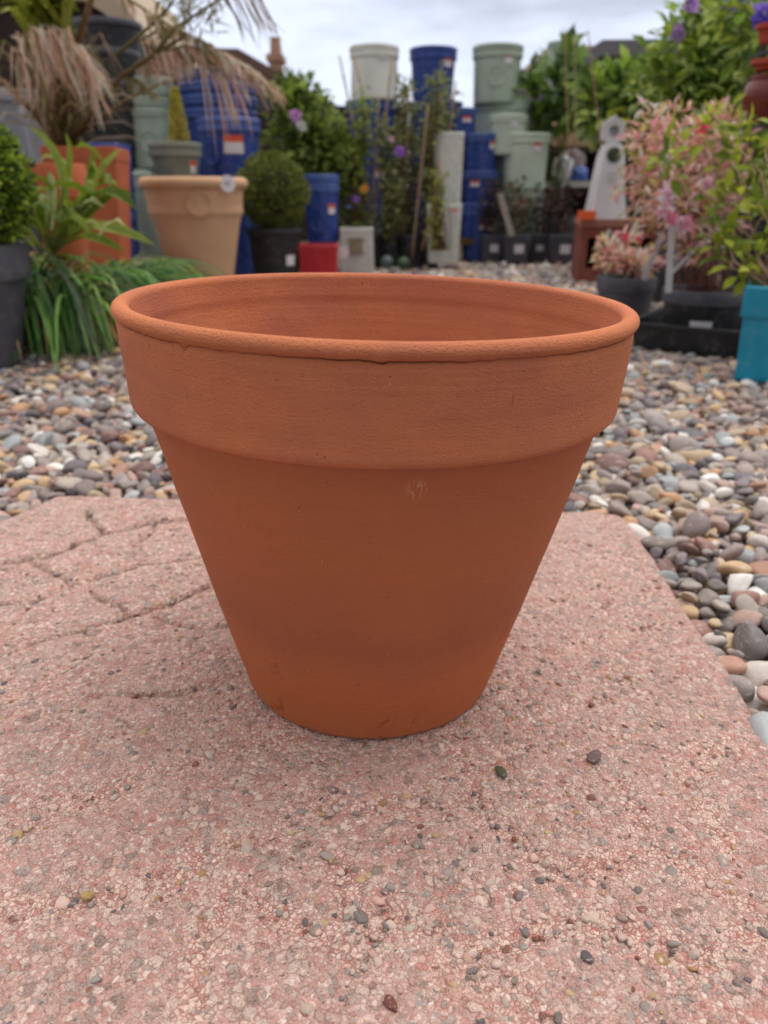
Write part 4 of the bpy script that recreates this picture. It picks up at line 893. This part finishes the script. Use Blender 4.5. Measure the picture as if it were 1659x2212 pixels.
# low weeds and fallen blades
def leafy():
    Y = 1.95; B = at(105, 545, Y); B.z = max(B.z, .10); o = empty('leafy_plant', B, label='bright green plant with long arching variegated leaves in front of the clay pots', cat='plant'); m = MB(); s = MB()
    def L2(px, py, Y_): return at(px, py, Y_)-B
    G = [(124, 150, 40), (146, 168, 52), (104, 132, 38), (160, 180, 84), (190, 200, 140)]
    specs = [([(110, 545), (150, 440), (150, 330), (60, 270)], 1.9, .030), ([(110, 540), (120, 440), (165, 345), (140, 285)], 1.95, .026), ([(112, 545), (200, 440), (190, 345), (200, 325)], 1.88, .030), ([(110, 540), (190, 400), (235, 350), (262, 322)], 1.92, .026),
        ([(115, 545), (185, 420), (245, 375), (296, 455)], 1.84, .034), ([(115, 545), (180, 470), (230, 380), (290, 420)], 1.9, .03), ([(115, 548), (170, 480), (240, 470), (335, 530)], 1.8, .03), ([(115, 548), (160, 500), (215, 500), (270, 545)], 1.78, .024),
        ([(108, 545), (90, 470), (75, 400), (45, 350)], 1.85, .026), ([(108, 545), (80, 480), (60, 440), (50, 480)], 1.8, .024), ([(108, 545), (100, 470), (120, 400), (105, 370)], 1.9, .028), ([(110, 545), (130, 490), (175, 450), (168, 490)], 1.8, .026),
        ([(112, 545), (150, 460), (180, 430), (200, 450)], 1.85, .028), ([(110, 545), (70, 520), (45, 520), (30, 560)], 1.75, .02), ([(112, 545), (190, 395), (225, 385), (255, 400)], 1.87, .03)]
    for pts, Y_, wd in specs:
        q = [L2(a, b_, Y_+(.0 if i else .04)) for i, (a, b_) in enumerate(pts)]; P = []
        for t in np.linspace(0, 1, 10).tolist():
            P.append((1-t)**3*q[0]+3*(1-t)**2*t*q[1]+3*(1-t)*t*t*q[2]+t**3*q[3])
        s.tube(P[:5], .004, .002, 5); c = random.choice(G); m.strip(P[2:], wd*.62, lin(c), side=Vector((.6+random.random(), random.uniform(-1, 1), .3)), fold=.3)
        for _ in range(2):
            k_ = random.randint(2, 6); a_ = P[k_]; e2_ = a_ + Vector((random.uniform(-.09, .09), random.uniform(-.07, .03), random.uniform(-.01, .05))); m.strip([a_, a_.lerp(e2_, .35)+Vector((0, 0, .02)), a_.lerp(e2_, .7)+Vector((0, 0, .02)), e2_], wd*.5, lin(random.choice(G)), side=Vector((random.random(), random.uniform(-1, 1), .3)), fold=.3)
    m.build('leaves', LEAF, o); s.build('stem', M_GSTEM, o)
leafy()
rp('nursery_pot', -140, 526, None, 380, 1.72, M_DGREY, 'tall charcoal pot at the left edge of the picture holding the box bush', taper=.70, band=.26, style='plain', soil=True)
box_ball('box_bush', at(-118, 395, 1.70)+Vector((0, 0, .0)), width(168, 1.70, .4), (at(-140, 526, 1.72).x, 1.72, at(0, 530, 1.72).z), 'dense dark box bush growing out of the left edge, in the charcoal pot', 12000, [(84, 108, 32), (60, 82, 28), (112, 134, 38), (44, 62, 24), (132, 150, 52)], .017, 1.0)
# golden conifer in the grey-green pot
o = empty('golden_conifer', at(388, 312, 3.6), label='slim golden yellow conifer in the grey green pot', cat='conifer'); m = MB(); n = 900
zz = rng.uniform(0, 1, n)**.9; aa = rng.uniform(0, 6.28, n); hh = at(388, 196, 3.6).z-at(388, 312, 3.6).z; rr_ = .036*(1-zz)**.7+.004
P = np.stack([rr_*np.cos(aa), rr_*np.sin(aa), zz*hh], 1); D = np.stack([np.cos(aa)*.5, np.sin(aa)*.5, np.ones(n)], 1); leafset(m, P, D, .022, .005, palette(n, [(150, 140, 52), (172, 160, 70), (128, 122, 48), (188, 176, 96)])); m.build('foliage', LEAF, o, smooth=False)
m = MB(); m.tube([(0, 0, -.03), (0, 0, hh*.8)], .006, .002); m.build('trunk', M_BARK, o)

# ------------------------------------------------------------------ middle: broadleaf shrub and climbers on canes
c_ = at(650, 330, 4.25)
MID = [(92, 112, 40), (70, 92, 34), (118, 138, 52), (58, 74, 32), (136, 150, 76), (104, 118, 58)]
shrub('flowering_shrub', (at(700, 500, 4.3).x, 4.3, GZ), [(at(640, 320, 4.3), (.17, .14, .20)), (at(690, 300, 4.3), (.15, .14, .20)), (at(625, 230, 4.3), (.10, .1, .12)), (at(720, 400, 4.25), (.14, .1, .22)), (at(660, 210, 4.35), (.08, .08, .1)), (at(745, 350, 4.2), (.10, .08, .16))],
      .06, .038, MID, 'broad leaved shrub with a lilac flower, between the blue stack and the canes', 'shrub', n=1500, flowers=[(at(640, 248, 4.1), .036, [(170, 120, 180), (196, 160, 206)]), (at(652, 272, 4.12), .03, [(210, 205, 220)])], p=.6)
shrub('thin_sapling', (at(632, 200, 4.9).x, 4.9, GZ), [(at(628, 172, 4.9), (.07, .05, .07)), (at(640, 210, 4.9), (.1, .06, .08))], .05, .03, MID, 'thin leafy sapling rising above the roof line right of the chimney', 'sapling', n=60)
# canes
def cane(p0, p1, Y0_, Y1_2, label, r=.0055, grp='canes among the climbing plants'):
    a, b_ = at(*p0, Y0_), at(*p1, Y1_2); m = MB(); d = b_-a
    m.tube([Vector((0, 0, 0)) + d*t for t in np.linspace(0, 1, 9)], r, r*.8, 7)
    for t in (.2, .45, .7, .9): m.tube([d*(t-.004), d*(t+.004)], r*1.25, r*1.25, 7)
    return tag(m.build('bamboo_cane', M_CANE, None, a), label, 'cane', grp)
for args in [((822, 556), (733, 120), 4.25, 4.25, 'leftmost tall cane of the climbing plants, leaning left against the sky'), ((800, 556), (818, 205), 4.2, 4.2, 'cane crossing in front of the white pot, second from the left'), ((800, 556), (848, 120), 4.22, 4.22, 'pale cane rising past the right side of the white top pot'),
             ((860, 556), (766, 125), 4.3, 4.3, 'cane leaning left just before the white top pot'), ((872, 556), (882, 185), 4.28, 4.28, 'cane between the white and the blue top pots'), ((905, 556), (955, 190), 4.3, 4.3, 'cane running up in front of the top blue pot'), ((935, 556), (985, 175), 4.35, 4.35, 'cane on the right, leaning towards the narrow blue pot'),
             ((890, 556), (925, 225), 4.15, 4.15, 'short cane in the middle of the clematis'), ((912, 540), (955, 350), 4.1, 4.1, 'greenish cane slanting before the white column planters')]:
    cane(*args)
CL = [(104, 112, 60), (84, 94, 48), (128, 134, 80), (70, 78, 44), (146, 146, 100), (92, 104, 70)]
def climber(px, rows, Y, lab, wpx, n, flowers=None, col=CL):
    bl = [(at(px+dx, py, Y+random.uniform(-.06, .06)), (width(wpx, Y, .4)*random.uniform(.7, 1.1)/2, .07, .10)) for py, dx in rows]
    return shrub('climbing_plant', (at(px, 540, Y).x, Y, GZ+.1), bl, .032, .02, col, lab, 'climber', n=n, stems=60, stem_r=.0022, stemmat=M_BARK, flowers=flowers, p=.8, droop=.3)
VI = [(128, 84, 170), (156, 116, 192)]
climber(778, [(240, 5), (300, 0), (360, -10), (430, 5), (500, 5)], 4.2, 'leftmost climbing plant on canes with yellow green leaves and one orange bloom', 56, 560, [(at(787, 408, 4.05), .028, [(216, 128, 50), (232, 150, 70)]), (at(770, 430, 4.05), .022, VI)], [(136, 146, 58), (104, 118, 46), (120, 132, 70), (84, 96, 44)])
climber(840, [(300, -5), (360, 0), (420, 5), (480, 0), (530, 5)], 4.22, 'climbing plant in the middle with two small lilac flowers', 76, 900, [(at(864, 326, 4.05), .03, VI), (at(845, 300, 4.05), .018, [(190, 150, 180)])])
climber(880, [(195, -6), (240, 0), (300, 4), (370, 0), (450, -4), (520, 0)], 4.32, 'tall thin climber reaching up between the white and blue top pots', 52, 620)
climber(925, [(190, 20), (250, 5), (300, 0), (360, -5), (420, 5), (480, 5)], 4.26, 'olive climber before the blue stack, left of the white column planters', 66, 820, [(at(985, 487, 4.15), .034, [(142, 96, 176), (120, 70, 150), (170, 130, 196)]), (at(932, 552, 4.2), .022, VI)])
climber(955, [(215, 5), (262, 0), (300, -12)], 4.4, 'grey green clematis tips over the tops of the white column planters', 72, 260)
climber(948, [(400, 0), (440, -8), (500, -14)], 4.05, 'sparse climber with broad olive leaves across the white columns', 34, 150, None, [(104, 112, 44), (128, 132, 60)])
for i, (px, w_) in enumerate([(800, 58), (842, 62), (888, 60), (925, 54)]):
    rp('nursery_pot', px, 506, None, w_, 4.22+.03*(i % 2), M_BLACK, ['black pot at the foot of the leftmost climber', 'black pot with the middle climber, behind the green glass float', 'black pot of the tall thin climber', 'black pot of the olive climber, left of the lower white column'][i], taper=.8, band=.14, style='plain', soil=True)
m = MB(); sphere = ico(3); p = at(872, 535, 4.0); m.add(sphere[0]*[.036, .036, .032], sphere[1]); tag(m.build('glass_float', plastic('green_glass', (60, 84, 62), .2), None, Vector((p.x, 4.02, GZ+.04))), 'dull green glazed ball on the ground before the black pots', 'garden ball')
m = MB(); p = at(836, 535, 4.02); m.add(sphere[0]*[.034, .034, .034], sphere[1]); tag(m.build('glass_float', plastic('grey_glass', (90, 106, 104), .2), None, Vector((p.x, 4.05, GZ+.042))), 'dull grey glazed ball left of the green one', 'garden ball')

# ------------------------------------------------------------------ small charcoal pots with labels, dark foliage
for i, (px, w_, Y) in enumerate([(1062, 50, 4.6), (1114, 56, 4.5), (1160, 42, 4.62), (1212, 60, 4.48)]):
    lab = ['small square charcoal pot farthest left in the labelled row', 'small square charcoal pot below the wooden stake', 'small charcoal pot set back between two others in the row', 'small square charcoal pot nearest the red brown planter'][i]
    o = square_pot('nursery_pot', px, 506, None, w_, Y, M_DGREY, lab, .8, .18, sticker=(.1, .52, .72, .62, False), cat='plant pot', group='small labelled pots in a row')
    c = at(px, 470 if i < 3 else 452, Y)
    shrub('dark_leaved_plant', (o.location.x, Y, at(px, 512, Y).z), [(at(px+(8 if i == 1 else 0), 470, Y), (.07, .06, .08)), (at(px, 430 if i != 2 else 440, Y), (.075 if i < 3 else .11, .06, .09))], .035, .03, [(58, 46, 48), (76, 56, 58), (48, 46, 44), (88, 66, 62)] if i != 1 else [(84, 82, 60), (60, 56, 48), (104, 90, 74)],
          'dark purplish leaved plant in ' + ['the leftmost labelled pot', 'the pot with the wooden stake, greener and thinner', 'the pot set back in the row', 'the rightmost labelled pot, widest crown'][i], 'plant', n=150, stems=12, stem_r=.0018, stemmat=M_PINKST)
a, b_ = at(1106, 510, 4.4), at(1080, 418, 4.4); m = MB(); m.box(-.016, .016, -.006, .006, 0, (b_-a).length); o = tag(m.build('wooden_stake', M_WOOD, None, a, smooth=False), 'flat wooden stake leaning left out of a small charcoal pot', 'stake'); o.rotation_euler = (0, math.atan2(b_.x-a.x, b_.z-a.z), 0)
m = MB(); m.box(-.42, .30, -.02, .10, .0, .035); m.box(-.40, -.32, 0, .08, -.09, -.001); m.box(.2, .28, 0, .08, -.09, -.001); p = at(1075, 520, 5.0); tag(m.build('low_plank_shelf', M_BARK, None, Vector((at(1060, 530, 4.76).x, 4.66, GZ+.092)), smooth=False), 'low brown plank shelf behind the small labelled pots', 'shelf')
# table with sacks at the far right of the yard
Y = 5.15; p = at(1228, 392, Y); m = MB(); tw = .30; m.box(-tw, tw, -.2, .25, p.z-GZ-.035, p.z-GZ); tb = empty('pale_table', (p.x, Y, GZ), label='pale topped table with sacks on it, behind the dark leaved plants', cat='table'); m.build('table_top', M_STONE, tb, smooth=False)
for sx in (-1, 1):
    for sy in (-.16, .2): m = MB(); m.box(sx*(tw-.03)-.02, sx*(tw-.03)+.02, sy-.02, sy+.02, 0, p.z-GZ-.036); m.build('leg', M_DARKW, tb, smooth=False)
def sack(px, Y_, rx, ry, rz, zb, mat, label):
    v, f = ico(4); v = v*(1+.12*np.sin(v[:, :1]*4+1)*np.cos(v[:, 2:]*5)+.06*np.sin(v[:, 1:2]*9+v[:, :1]*7)); v = v*[rx, ry, rz]; v[:, 2] = np.maximum(v[:, 2], -rz*.7); m = MB(); m.add(v, f)
    tag(m.build('sack', mat, None, Vector((at(px, 370, Y_).x, Y_, zb+rz*.7))), label, 'sack')
sack(1216, 5.1, .062, .06, .085, p.z, M_WHITE, 'crumpled white sack on the pale table'); sack(1252, 5.08, .055, .05, .05, p.z, M_BLUEBAG, 'small blue sack at the right end of the pale table'); sack(1234, 5.25, .09, .06, .11, p.z, plastic('greyish_sack', (128, 112, 116), .7), 'greyish pink sack behind the white one on the table')
# tan crate on the lean-to shelf
p0 = at(1232, 318, 5.6); m = MB(); w_ = width(84, 5.6, .8)/2; hh = at(1232, 266, 5.6).z-p0.z
o = empty('tan_trough', p0, label='tan clay trough on a dark shelf beneath the leafy branches', cat='trough'); m = MB(); sqlathe(m, [(w_*.86, 0), (w_, hh*.8), (w_*1.04, hh*.82), (w_*1.04, hh), (w_*.95, hh), (w_*.9, hh*.7)], .02, aspect=.6); m.build('body', M_TAN, o, angle=40)
m = MB(); m.box(-w_*.9, w_*.9, -w_*.55, w_*.55, hh*.66, hh*.72); m.build('soil', M_SOIL, o, smooth=False)
o = empty('display_shelf', (p0.x, 5.6, GZ), label='dark wooden display shelf carrying the tan trough', cat='shelf'); m = MB(); m.box(-.25, .25, -.16, .16, p0.z-GZ-.04, p0.z-GZ-.001); m.build('board', M_DARKW, o, smooth=False)
for sx in (-.23, .23): m = MB(); m.box(sx-.02, sx+.02, -.15, .15, 0, p0.z-GZ-.041); m.build('side_panel', M_DARKW, o, smooth=False)
m = MB(); m.box(-.21, .21, .12, .14, 0, p0.z-GZ-.042); m.build('back_panel', M_DARKW, o, smooth=False)
# ------------------------------------------------------------------ red-brown box with white ornament on it
Y = 3.45; pt = at(1255, 474, Y); zt = pt.z; X0_ = at(1255, 520, Y).x; wb = width(180, Y, zt); hb = zt-GZ
o = empty('red_brown_box', (X0_+wb/2, Y, GZ), R(-8), label='red brown painted box planter with a dark opening, under the white ornament', cat='box')
m = MB(); m.box(-wb/2, wb/2, 0, .34, hb-.03, hb); m.build('lid', woodmat('pinkish_plank', (168, 118, 104)), o, smooth=False)
m = MB(); m.box(-wb/2+.004, -wb/2+.035, .004, .33, 0, hb-.031); m.box(wb/2-.05, wb/2-.004, .004, .33, 0, hb-.031); m.box(-wb/2+.036, wb/2-.051, .006, .3, hb-.075, hb-.032); m.box(-wb/2+.036, wb/2-.051, .006, .3, 0, .06); m.box(-.02, .03, .008, .3, .061, hb-.076); m.build('frame', M_BRICK, o, smooth=False)
m = MB(); m.box(-wb/2+.052, wb/2-.052, .302, .322, 0, hb-.033); m.build('back_panel', M_DARKW, o, smooth=False)
m = MB(); m.lathe([(.001, .004), (.014, .004), (.016, .0)], 14); e_ = m.build('knob', M_WOOD, o, (-wb/2+.12, .004, hb-.055)); e_.rotation_euler = (math.pi/2, 0, 0)
Y = 3.55; zb = zt; pc = at(1318, 465, Y); o = empty('white_ornament', (at(1312, 400, Y).x, Y, zb), label='white tapering garden ornament with a hexagonal ring on top, standing on the red brown box', cat='ornament')
S_ = zc(Y, .5)/1620; hh = at(1318, 312, Y).z-zb
m = MB(); V = []; 
for (hx, z) in ((40*S_, 0), (37*S_, .03), (25*S_, hh*.84), (18*S_, hh)):
    V.append((hx, z))
sqlathe(m, [(a, b_) for a, b_ in V] + [(.001, hh)], .012); m.build('body', M_WHITE, o, angle=30)
m = MB(); m.box(-8*S_, 8*S_, -V[2][0]-.012, -V[2][0]+.012, hh*.14, hh*.64); m.build('rib', M_WHITE, o, smooth=False)
m = MB(); m.lathe([(.001, .003), (13*S_, .003), (15*S_, .0), (15*S_, -.01)], 20); e_ = m.build('eye_hole', plastic('dark_hole', (66, 72, 62), .8), o, (0, -V[2][0]+.004-.01, hh*.86)); e_.rotation_euler = (math.pi/2, 0, 0)
m = MB(); n = 6; Ro, Ri, dd = 27*S_, 12*S_, .02; V = []
for y in (-dd, dd):
    for rr_ in (Ro, Ri):
        for k in range(n): a = math.pi/6+2*math.pi*k/n; V.append((rr_*math.cos(a), y, rr_*math.sin(a)*1.1))
F = []
for k in range(n):
    j = (k+1) % n; F += [(k, n+k, n+j, j), (2*n+k, 2*n+j, 3*n+j, 3*n+k), (k, j, 2*n+j, 2*n+k), (n+k, 3*n+k, 3*n+j, n+j)]
m.add(V, F); m.build('ring', M_WHITE, o, (0, 0, hh+Ro*.92), smooth=False)
m = MB(); m.lathe([(.001, 0), (12*S_, 0)], 6); e_ = m.build('ring_panel', plastic('pale_grey_panel', (176, 172, 176), .6), o, (0, 0, hh+Ro*.92)); e_.rotation_euler = (math.pi/2, 0, 0)
m = MB(); m.box(-.032, .032, -.03, .03, 0, .034); tag(m.build('orange_block', plastic('orange_plastic', (230, 96, 48), .5), None, Vector((at(1277, 470, 3.38).x, 3.46, zt)), smooth=False), 'small orange block at the left foot of the white ornament', 'block')
# ------------------------------------------------------------------ right foreground pots
oA = rp('nursery_pot', 1352, 596, None, 126, 2.28, M_DGREY, 'charcoal round pot with the small pink variegated plant, left of the tray', taper=.84, band=.26, style='plain', soil=True)
Yt = 1.98; pt = at(1530, 700, Yt); o = empty('black_tray', (at(1535, 730, Yt).x, Yt, GZ), R(-34), label='black plastic tray on the pebbles carrying the larger charcoal pot', cat='tray')
m = MB(); sqlathe(m, [(.155, .0), (.165, .058), (.175, .060), (.175, .066), (.160, .066), (.150, .012), (.001, .012)], .015); m.build('tray_body', M_BLACK, o, angle=30)
oB = rp('nursery_pot', 1520, 622, None, 178, 2.0, M_BLACK, 'larger black round pot standing in the black tray, with the big pink plant', taper=.82, band=.24, style='plain', lipmat=M_DGREY, zbot=GZ+.0125, sticker=(.02, .36, .50, .20, False), soil=True)
GAIN = 1.7
PK = [(228, 176, 172), (216, 152, 152), (236, 204, 198), (202, 146, 138), (218, 172, 156), (200, 146, 134), (226, 128, 142), (176, 134, 110)]
PK2 = PK + [(168, 160, 96), (140, 136, 76)]
fl = [(at(1440, 420, 1.85), .026, [(226, 150, 170), (236, 176, 190)]), (at(1432, 452, 1.84), .024, [(230, 150, 168), (240, 176, 190)]), (at(1450, 474, 1.83), .022, [(224, 120, 144)]), (at(1474, 484, 1.82), .026, [(228, 140, 160), (240, 170, 180)]), (at(1530, 400, 1.85), .022, [(226, 160, 172)]), (at(1512, 275, 1.9), .02, [(208, 70, 90), (190, 84, 110)]), (at(1500, 430, 1.82), .02, [(222, 150, 160)])]
shrub('pink_variegated_shrub', (oB.location.x, 2.0, at(1524, 640, 2.0).z), [(at(1440, 335, 2.05), (.085, .10, .11)), (at(1510, 340, 2.0), (.10, .12, .10)), (at(1455, 430, 1.95), (.085, .1, .08)), (at(1540, 430, 2.0), (.11, .1, .10)), (at(1410, 262, 2.1), (.040, .05, .05)), (at(1390, 390, 2.05), (.05, .07, .08)), (at(1550, 285, 2.0), (.06, .07, .07)), (at(1500, 520, 1.98), (.10, .09, .05)), (at(1372, 310, 2.1), (.030, .03, .035)), (at(1352, 400, 2.1), (.030, .04, .03))],
      .034, .013, PK2, 'large pink and cream variegated shrub with rosy flowers in the bigger black pot', 'shrub', n=1500, stems=50, stem_r=.0018, bspread=.03, stemmat=M_PINKST, flowers=fl, p=.62, leafm=PETAL)
shrub('pink_variegated_shrub', (oA.location.x, 2.28, at(1352, 606, 2.28).z), [(at(1335, 560, 2.28), (.065, .06, .035)), (at(1385, 570, 2.26), (.05, .05, .035)), (at(1308, 530, 2.3), (.03, .03, .022)), (at(1350, 520, 2.3), (.035, .03, .022))], .030, .014, PK+[(210, 190, 160), (188, 176, 130)],
      'small pink and cream plant with red tips in the left charcoal pot', 'shrub', n=380, stems=26, stem_r=.0016, stemmat=M_PINKST, flowers=[(at(1350, 512, 2.22), .016, [(206, 80, 94)]), (at(1378, 516, 2.22), .013, [(206, 90, 100)])], p=.6, leafm=PETAL)
def stake(p0, p1, Y, label, wd=.0075):
    a, b_ = at(*p0, Y), at(*p1, Y); m = MB(); L_ = (b_-a).length; m.box(-wd, wd, -.0012, .0012, 0, L_*.97); m.add([(-wd, -.0012, L_*.97), (wd, -.0012, L_*.97), (wd*.3, -.0012, L_), (-wd*.3, -.0012, L_), (-wd, .0012, L_*.97), (wd, .0012, L_*.97), (wd*.3, .0012, L_), (-wd*.3, .0012, L_)], [(0, 1, 2, 3), (7, 6, 5, 4), (1, 5, 6, 2), (3, 2, 6, 7), (0, 3, 7, 4)])
    o = tag(m.build('plant_label', M_WHITE, None, a, smooth=False), label, 'plant label'); o.rotation_euler = (0, math.atan2(b_.x-a.x, b_.z-a.z), 0)
stake((1390, 604), (1434, 500), 2.14, 'white plastic label leaning right out of the left charcoal pot'); stake((1444, 632), (1452, 478), 1.86, 'upright white plastic label in the front of the larger black pot'); stake((1440, 600), (1562, 478), 1.95, 'thin greyish label slanting behind the upright white one', .005)
# teal pot with lime leaved bush
GAIN = 1.25
Y = 1.60; o = square_pot('teal_pot', 1686, 614, None, 142, Y, M_TEAL, 'square turquoise pot cut by the right edge of the picture', .85, .30, r=.006, lip=.075, rot=R(-27))
LM = [(150, 162, 44), (130, 146, 38), (172, 180, 60), (110, 128, 36), (96, 116, 50)]
shrub('lime_leaved_shrub', (o.location.x-.02, Y, at(1660, 620, Y).z), [(at(1620, 560, 1.62), (.085, .07, .05)), (at(1660, 480, 1.65), (.12, .09, .09)), (at(1590, 430, 1.72), (.08, .07, .10)), (at(1680, 360, 1.75), (.13, .09, .12)), (at(1560, 520, 1.66), (.045, .05, .05)), (at(1590, 330, 1.75), (.07, .07, .09)), (at(1545, 270, 1.8), (.05, .05, .05)), (at(1450, 350, 1.75), (.05, .04, .05))],
      .042, .024, LM, 'lime green leafy shrub with woody stems growing from the turquoise pot', 'shrub', n=250, stems=22, stem_r=.0026, stemmat=M_CANE, flowers=None, p=.75)
# the tall green bushes behind, in their own tubs
GAIN = 1.9
DG = [(62, 84, 30), (48, 68, 28), (84, 106, 36), (104, 128, 60), (76, 96, 60), (120, 140, 96)]
BG = [(104, 128, 44), (126, 146, 60), (86, 110, 44), (150, 164, 96), (116, 132, 84), (70, 92, 38), (140, 150, 60)]
def bush(px, Y, blobs, Ln, pal, label, n, flowers=None, wt=120, tubl=''):
    X_ = at(px, 420, Y).x; rp('nursery_tub', px, (430 if px > 1300 else 470), None, wt, Y, M_BLACK, tubl, taper=.85, band=.12, style='plain', soil=True)
    return shrub('leafy_bush', (X_, Y, at(px, 436, Y).z), [(at(a, b_, Y+dy), (ra*Y/1620, .16, rb*Y/1620)) for a, b_, ra, rb, dy in blobs], Ln, Ln*.55, pal, label, 'bush', n=n, stems=24, stem_r=.003, flowers=flowers, p=.6)
bush(1196, 4.95, [(1195, 190, 45, 46, 0), (1240, 215, 45, 46, 0), (1150, 205, 18, 36, 0), (1225, 150, 26, 36, 0), (1280, 225, 34, 46, -.3), (1170, 265, 20, 24, 0)], .13, DG, 'dark green big leaved bush hanging over the tan trough', 330, None, 100, 'black tub of the dark green big leaved bush, behind the labelled pots')
bush(1390, 4.0, [(1330, 205, 60, 55, 0), (1400, 190, 60, 50, 0), (1370, 250, 80, 50, 0), (1300, 235, 40, 50, 0), (1440, 240, 60, 60, 0), (1430, 330, 60, 60, .1)], .095, DG+BG, 'mid green bush with long leaves above the white ornament', 900, None, 150, 'black tub of the mid green bush, behind the red brown box')
bush(1500, 2.9, [(1480, 110, 75, 70, 0), (1550, 70, 80, 70, 0), (1560, 160, 90, 60, 0), (1450, 190, 60, 50, 0), (1620, 110, 60, 60, 0), (1520, 240, 90, 50, 0), (1530, 340, 90, 70, .1)], .062, BG, 'pale green bush with purple flower spikes reaching the top of the picture', 1700,
     [(at(1490, 12, 2.7), .03, [(120, 90, 150), (150, 120, 176)]), (at(1462, 75, 2.7), .028, [(120, 96, 140)]), (at(1570, 6, 2.6), .035, [(90, 76, 160)]), (at(1608, 4, 2.6), .03, [(84, 70, 160)])], 160, 'black tub of the pale green bush behind the pink shrub')
bush(1640, 2.5, [(1650, 60, 60, 60, 0), (1670, 200, 60, 90, 0), (1600, 10, 40, 30, 0), (1640, 330, 50, 70, .1)], .06, BG, 'pale bush with violet blooms at the upper right corner', 500, [(at(1650, 30, 2.3), .04, [(78, 64, 158), (110, 92, 180)]), (at(1640, 52, 2.3), .03, [(70, 60, 150)]), (at(1662, 70, 2.3), .035, [(90, 76, 166)])], 130, 'black tub at the right edge behind the turquoise pot')
for args in [((1228, 330), (1220, 60), 3.8, 3.8, 'thin upright cane in the dark green bush'), ((1245, 330), (1240, 78), 3.82, 3.82, 'second cane beside it, slightly shorter, in the dark green bush'), ((1300, 330), (1270, 66), 3.8, 3.8, 'cane leaning left out of the dark green bush')]:
    cane(*args, r=.0028, grp='canes in the green bushes')
# pale green barrel and climber tip in front of the grey building
rp('glazed_pot', 1207, 92, 205, 56, 5.35, M_SAGE, 'sage green pot standing high on the lean-to roof edge before the grey building', taper=.9, band=.1)
# shelving unit at the right edge with red clay pots
Y = 2.02
def zrow(py): return at(1650, py, Y).z
o = empty('plant_shelving', (at(1735, 300, Y).x, Y+.02, GZ), label='black wire shelving at the right edge carrying the red pots', cat='shelving'); W2 = .17
for z in (zrow(268), zrow(157), zrow(97)): m = MB(); [m.box(-W2+.075, W2, y_, y_+.006, z-GZ-.007, z-GZ-.001) for y_ in (-.06, -.03, .0, .03, .06)]; m.box(-W2+.07, -W2+.076, -.065, .125, z-GZ-.0075, z-GZ-.0008); m.build('wire_shelf', M_BLACK, o, smooth=False)
for sx in (-W2+.10, W2): m = MB(); m.box(sx-.006, sx+.006, .121, .133, 0, zrow(20)-GZ); m.build('upright', M_DARKW, o, smooth=False)
def small_pot(px, py0, py1, wpx, lab, mat, prof):
    z0, z1 = zrow(py1), zrow(py0); r = width(wpx, Y-.02, z1)/2; m = MB(); h_ = z1-z0; o = empty('red_pot', (at(px, (py0+py1)/2, Y-.02).x, Y-.02, z0), label=lab, cat='plant pot')
    m.lathe([(r*a, h_*b_) for a, b_ in prof], 36, cap=True); m.build('body', mat, o, angle=50)
    m = MB(); m.lathe([(r*prof[-1][0]-.002, h_-.012), (r*prof[-1][0]+.006, h_-.010), (r*prof[-1][0]+.006, h_), (r*prof[-1][0]-.006, h_), (r*prof[-1][0]-.008, h_-.02)], 36); m.build('rim', mat, o, angle=50)
small_pot(1655, 165, 266, 100, 'round glossy dark red pot on the lowest visible shelf at the right edge', M_OXB, [(.45, 0), (.5, .02), (.78, .2), (.97, .42), (1, .6), (.92, .78), (.74, .92), (.72, .97)])
small_pot(1655, 132, 156, 58, 'small red clay pot on the middle shelf at the right edge', plastic('red_clay', (168, 62, 40), .6), [(.7, 0), (.9, .9), (.95, 1)])
small_pot(1662, 56, 96, 54, 'small orange red pot on the top shelf at the right edge', plastic('red_clay', (168, 62, 40), .6), [(.7, 0), (.9, .9), (.95, 1)])
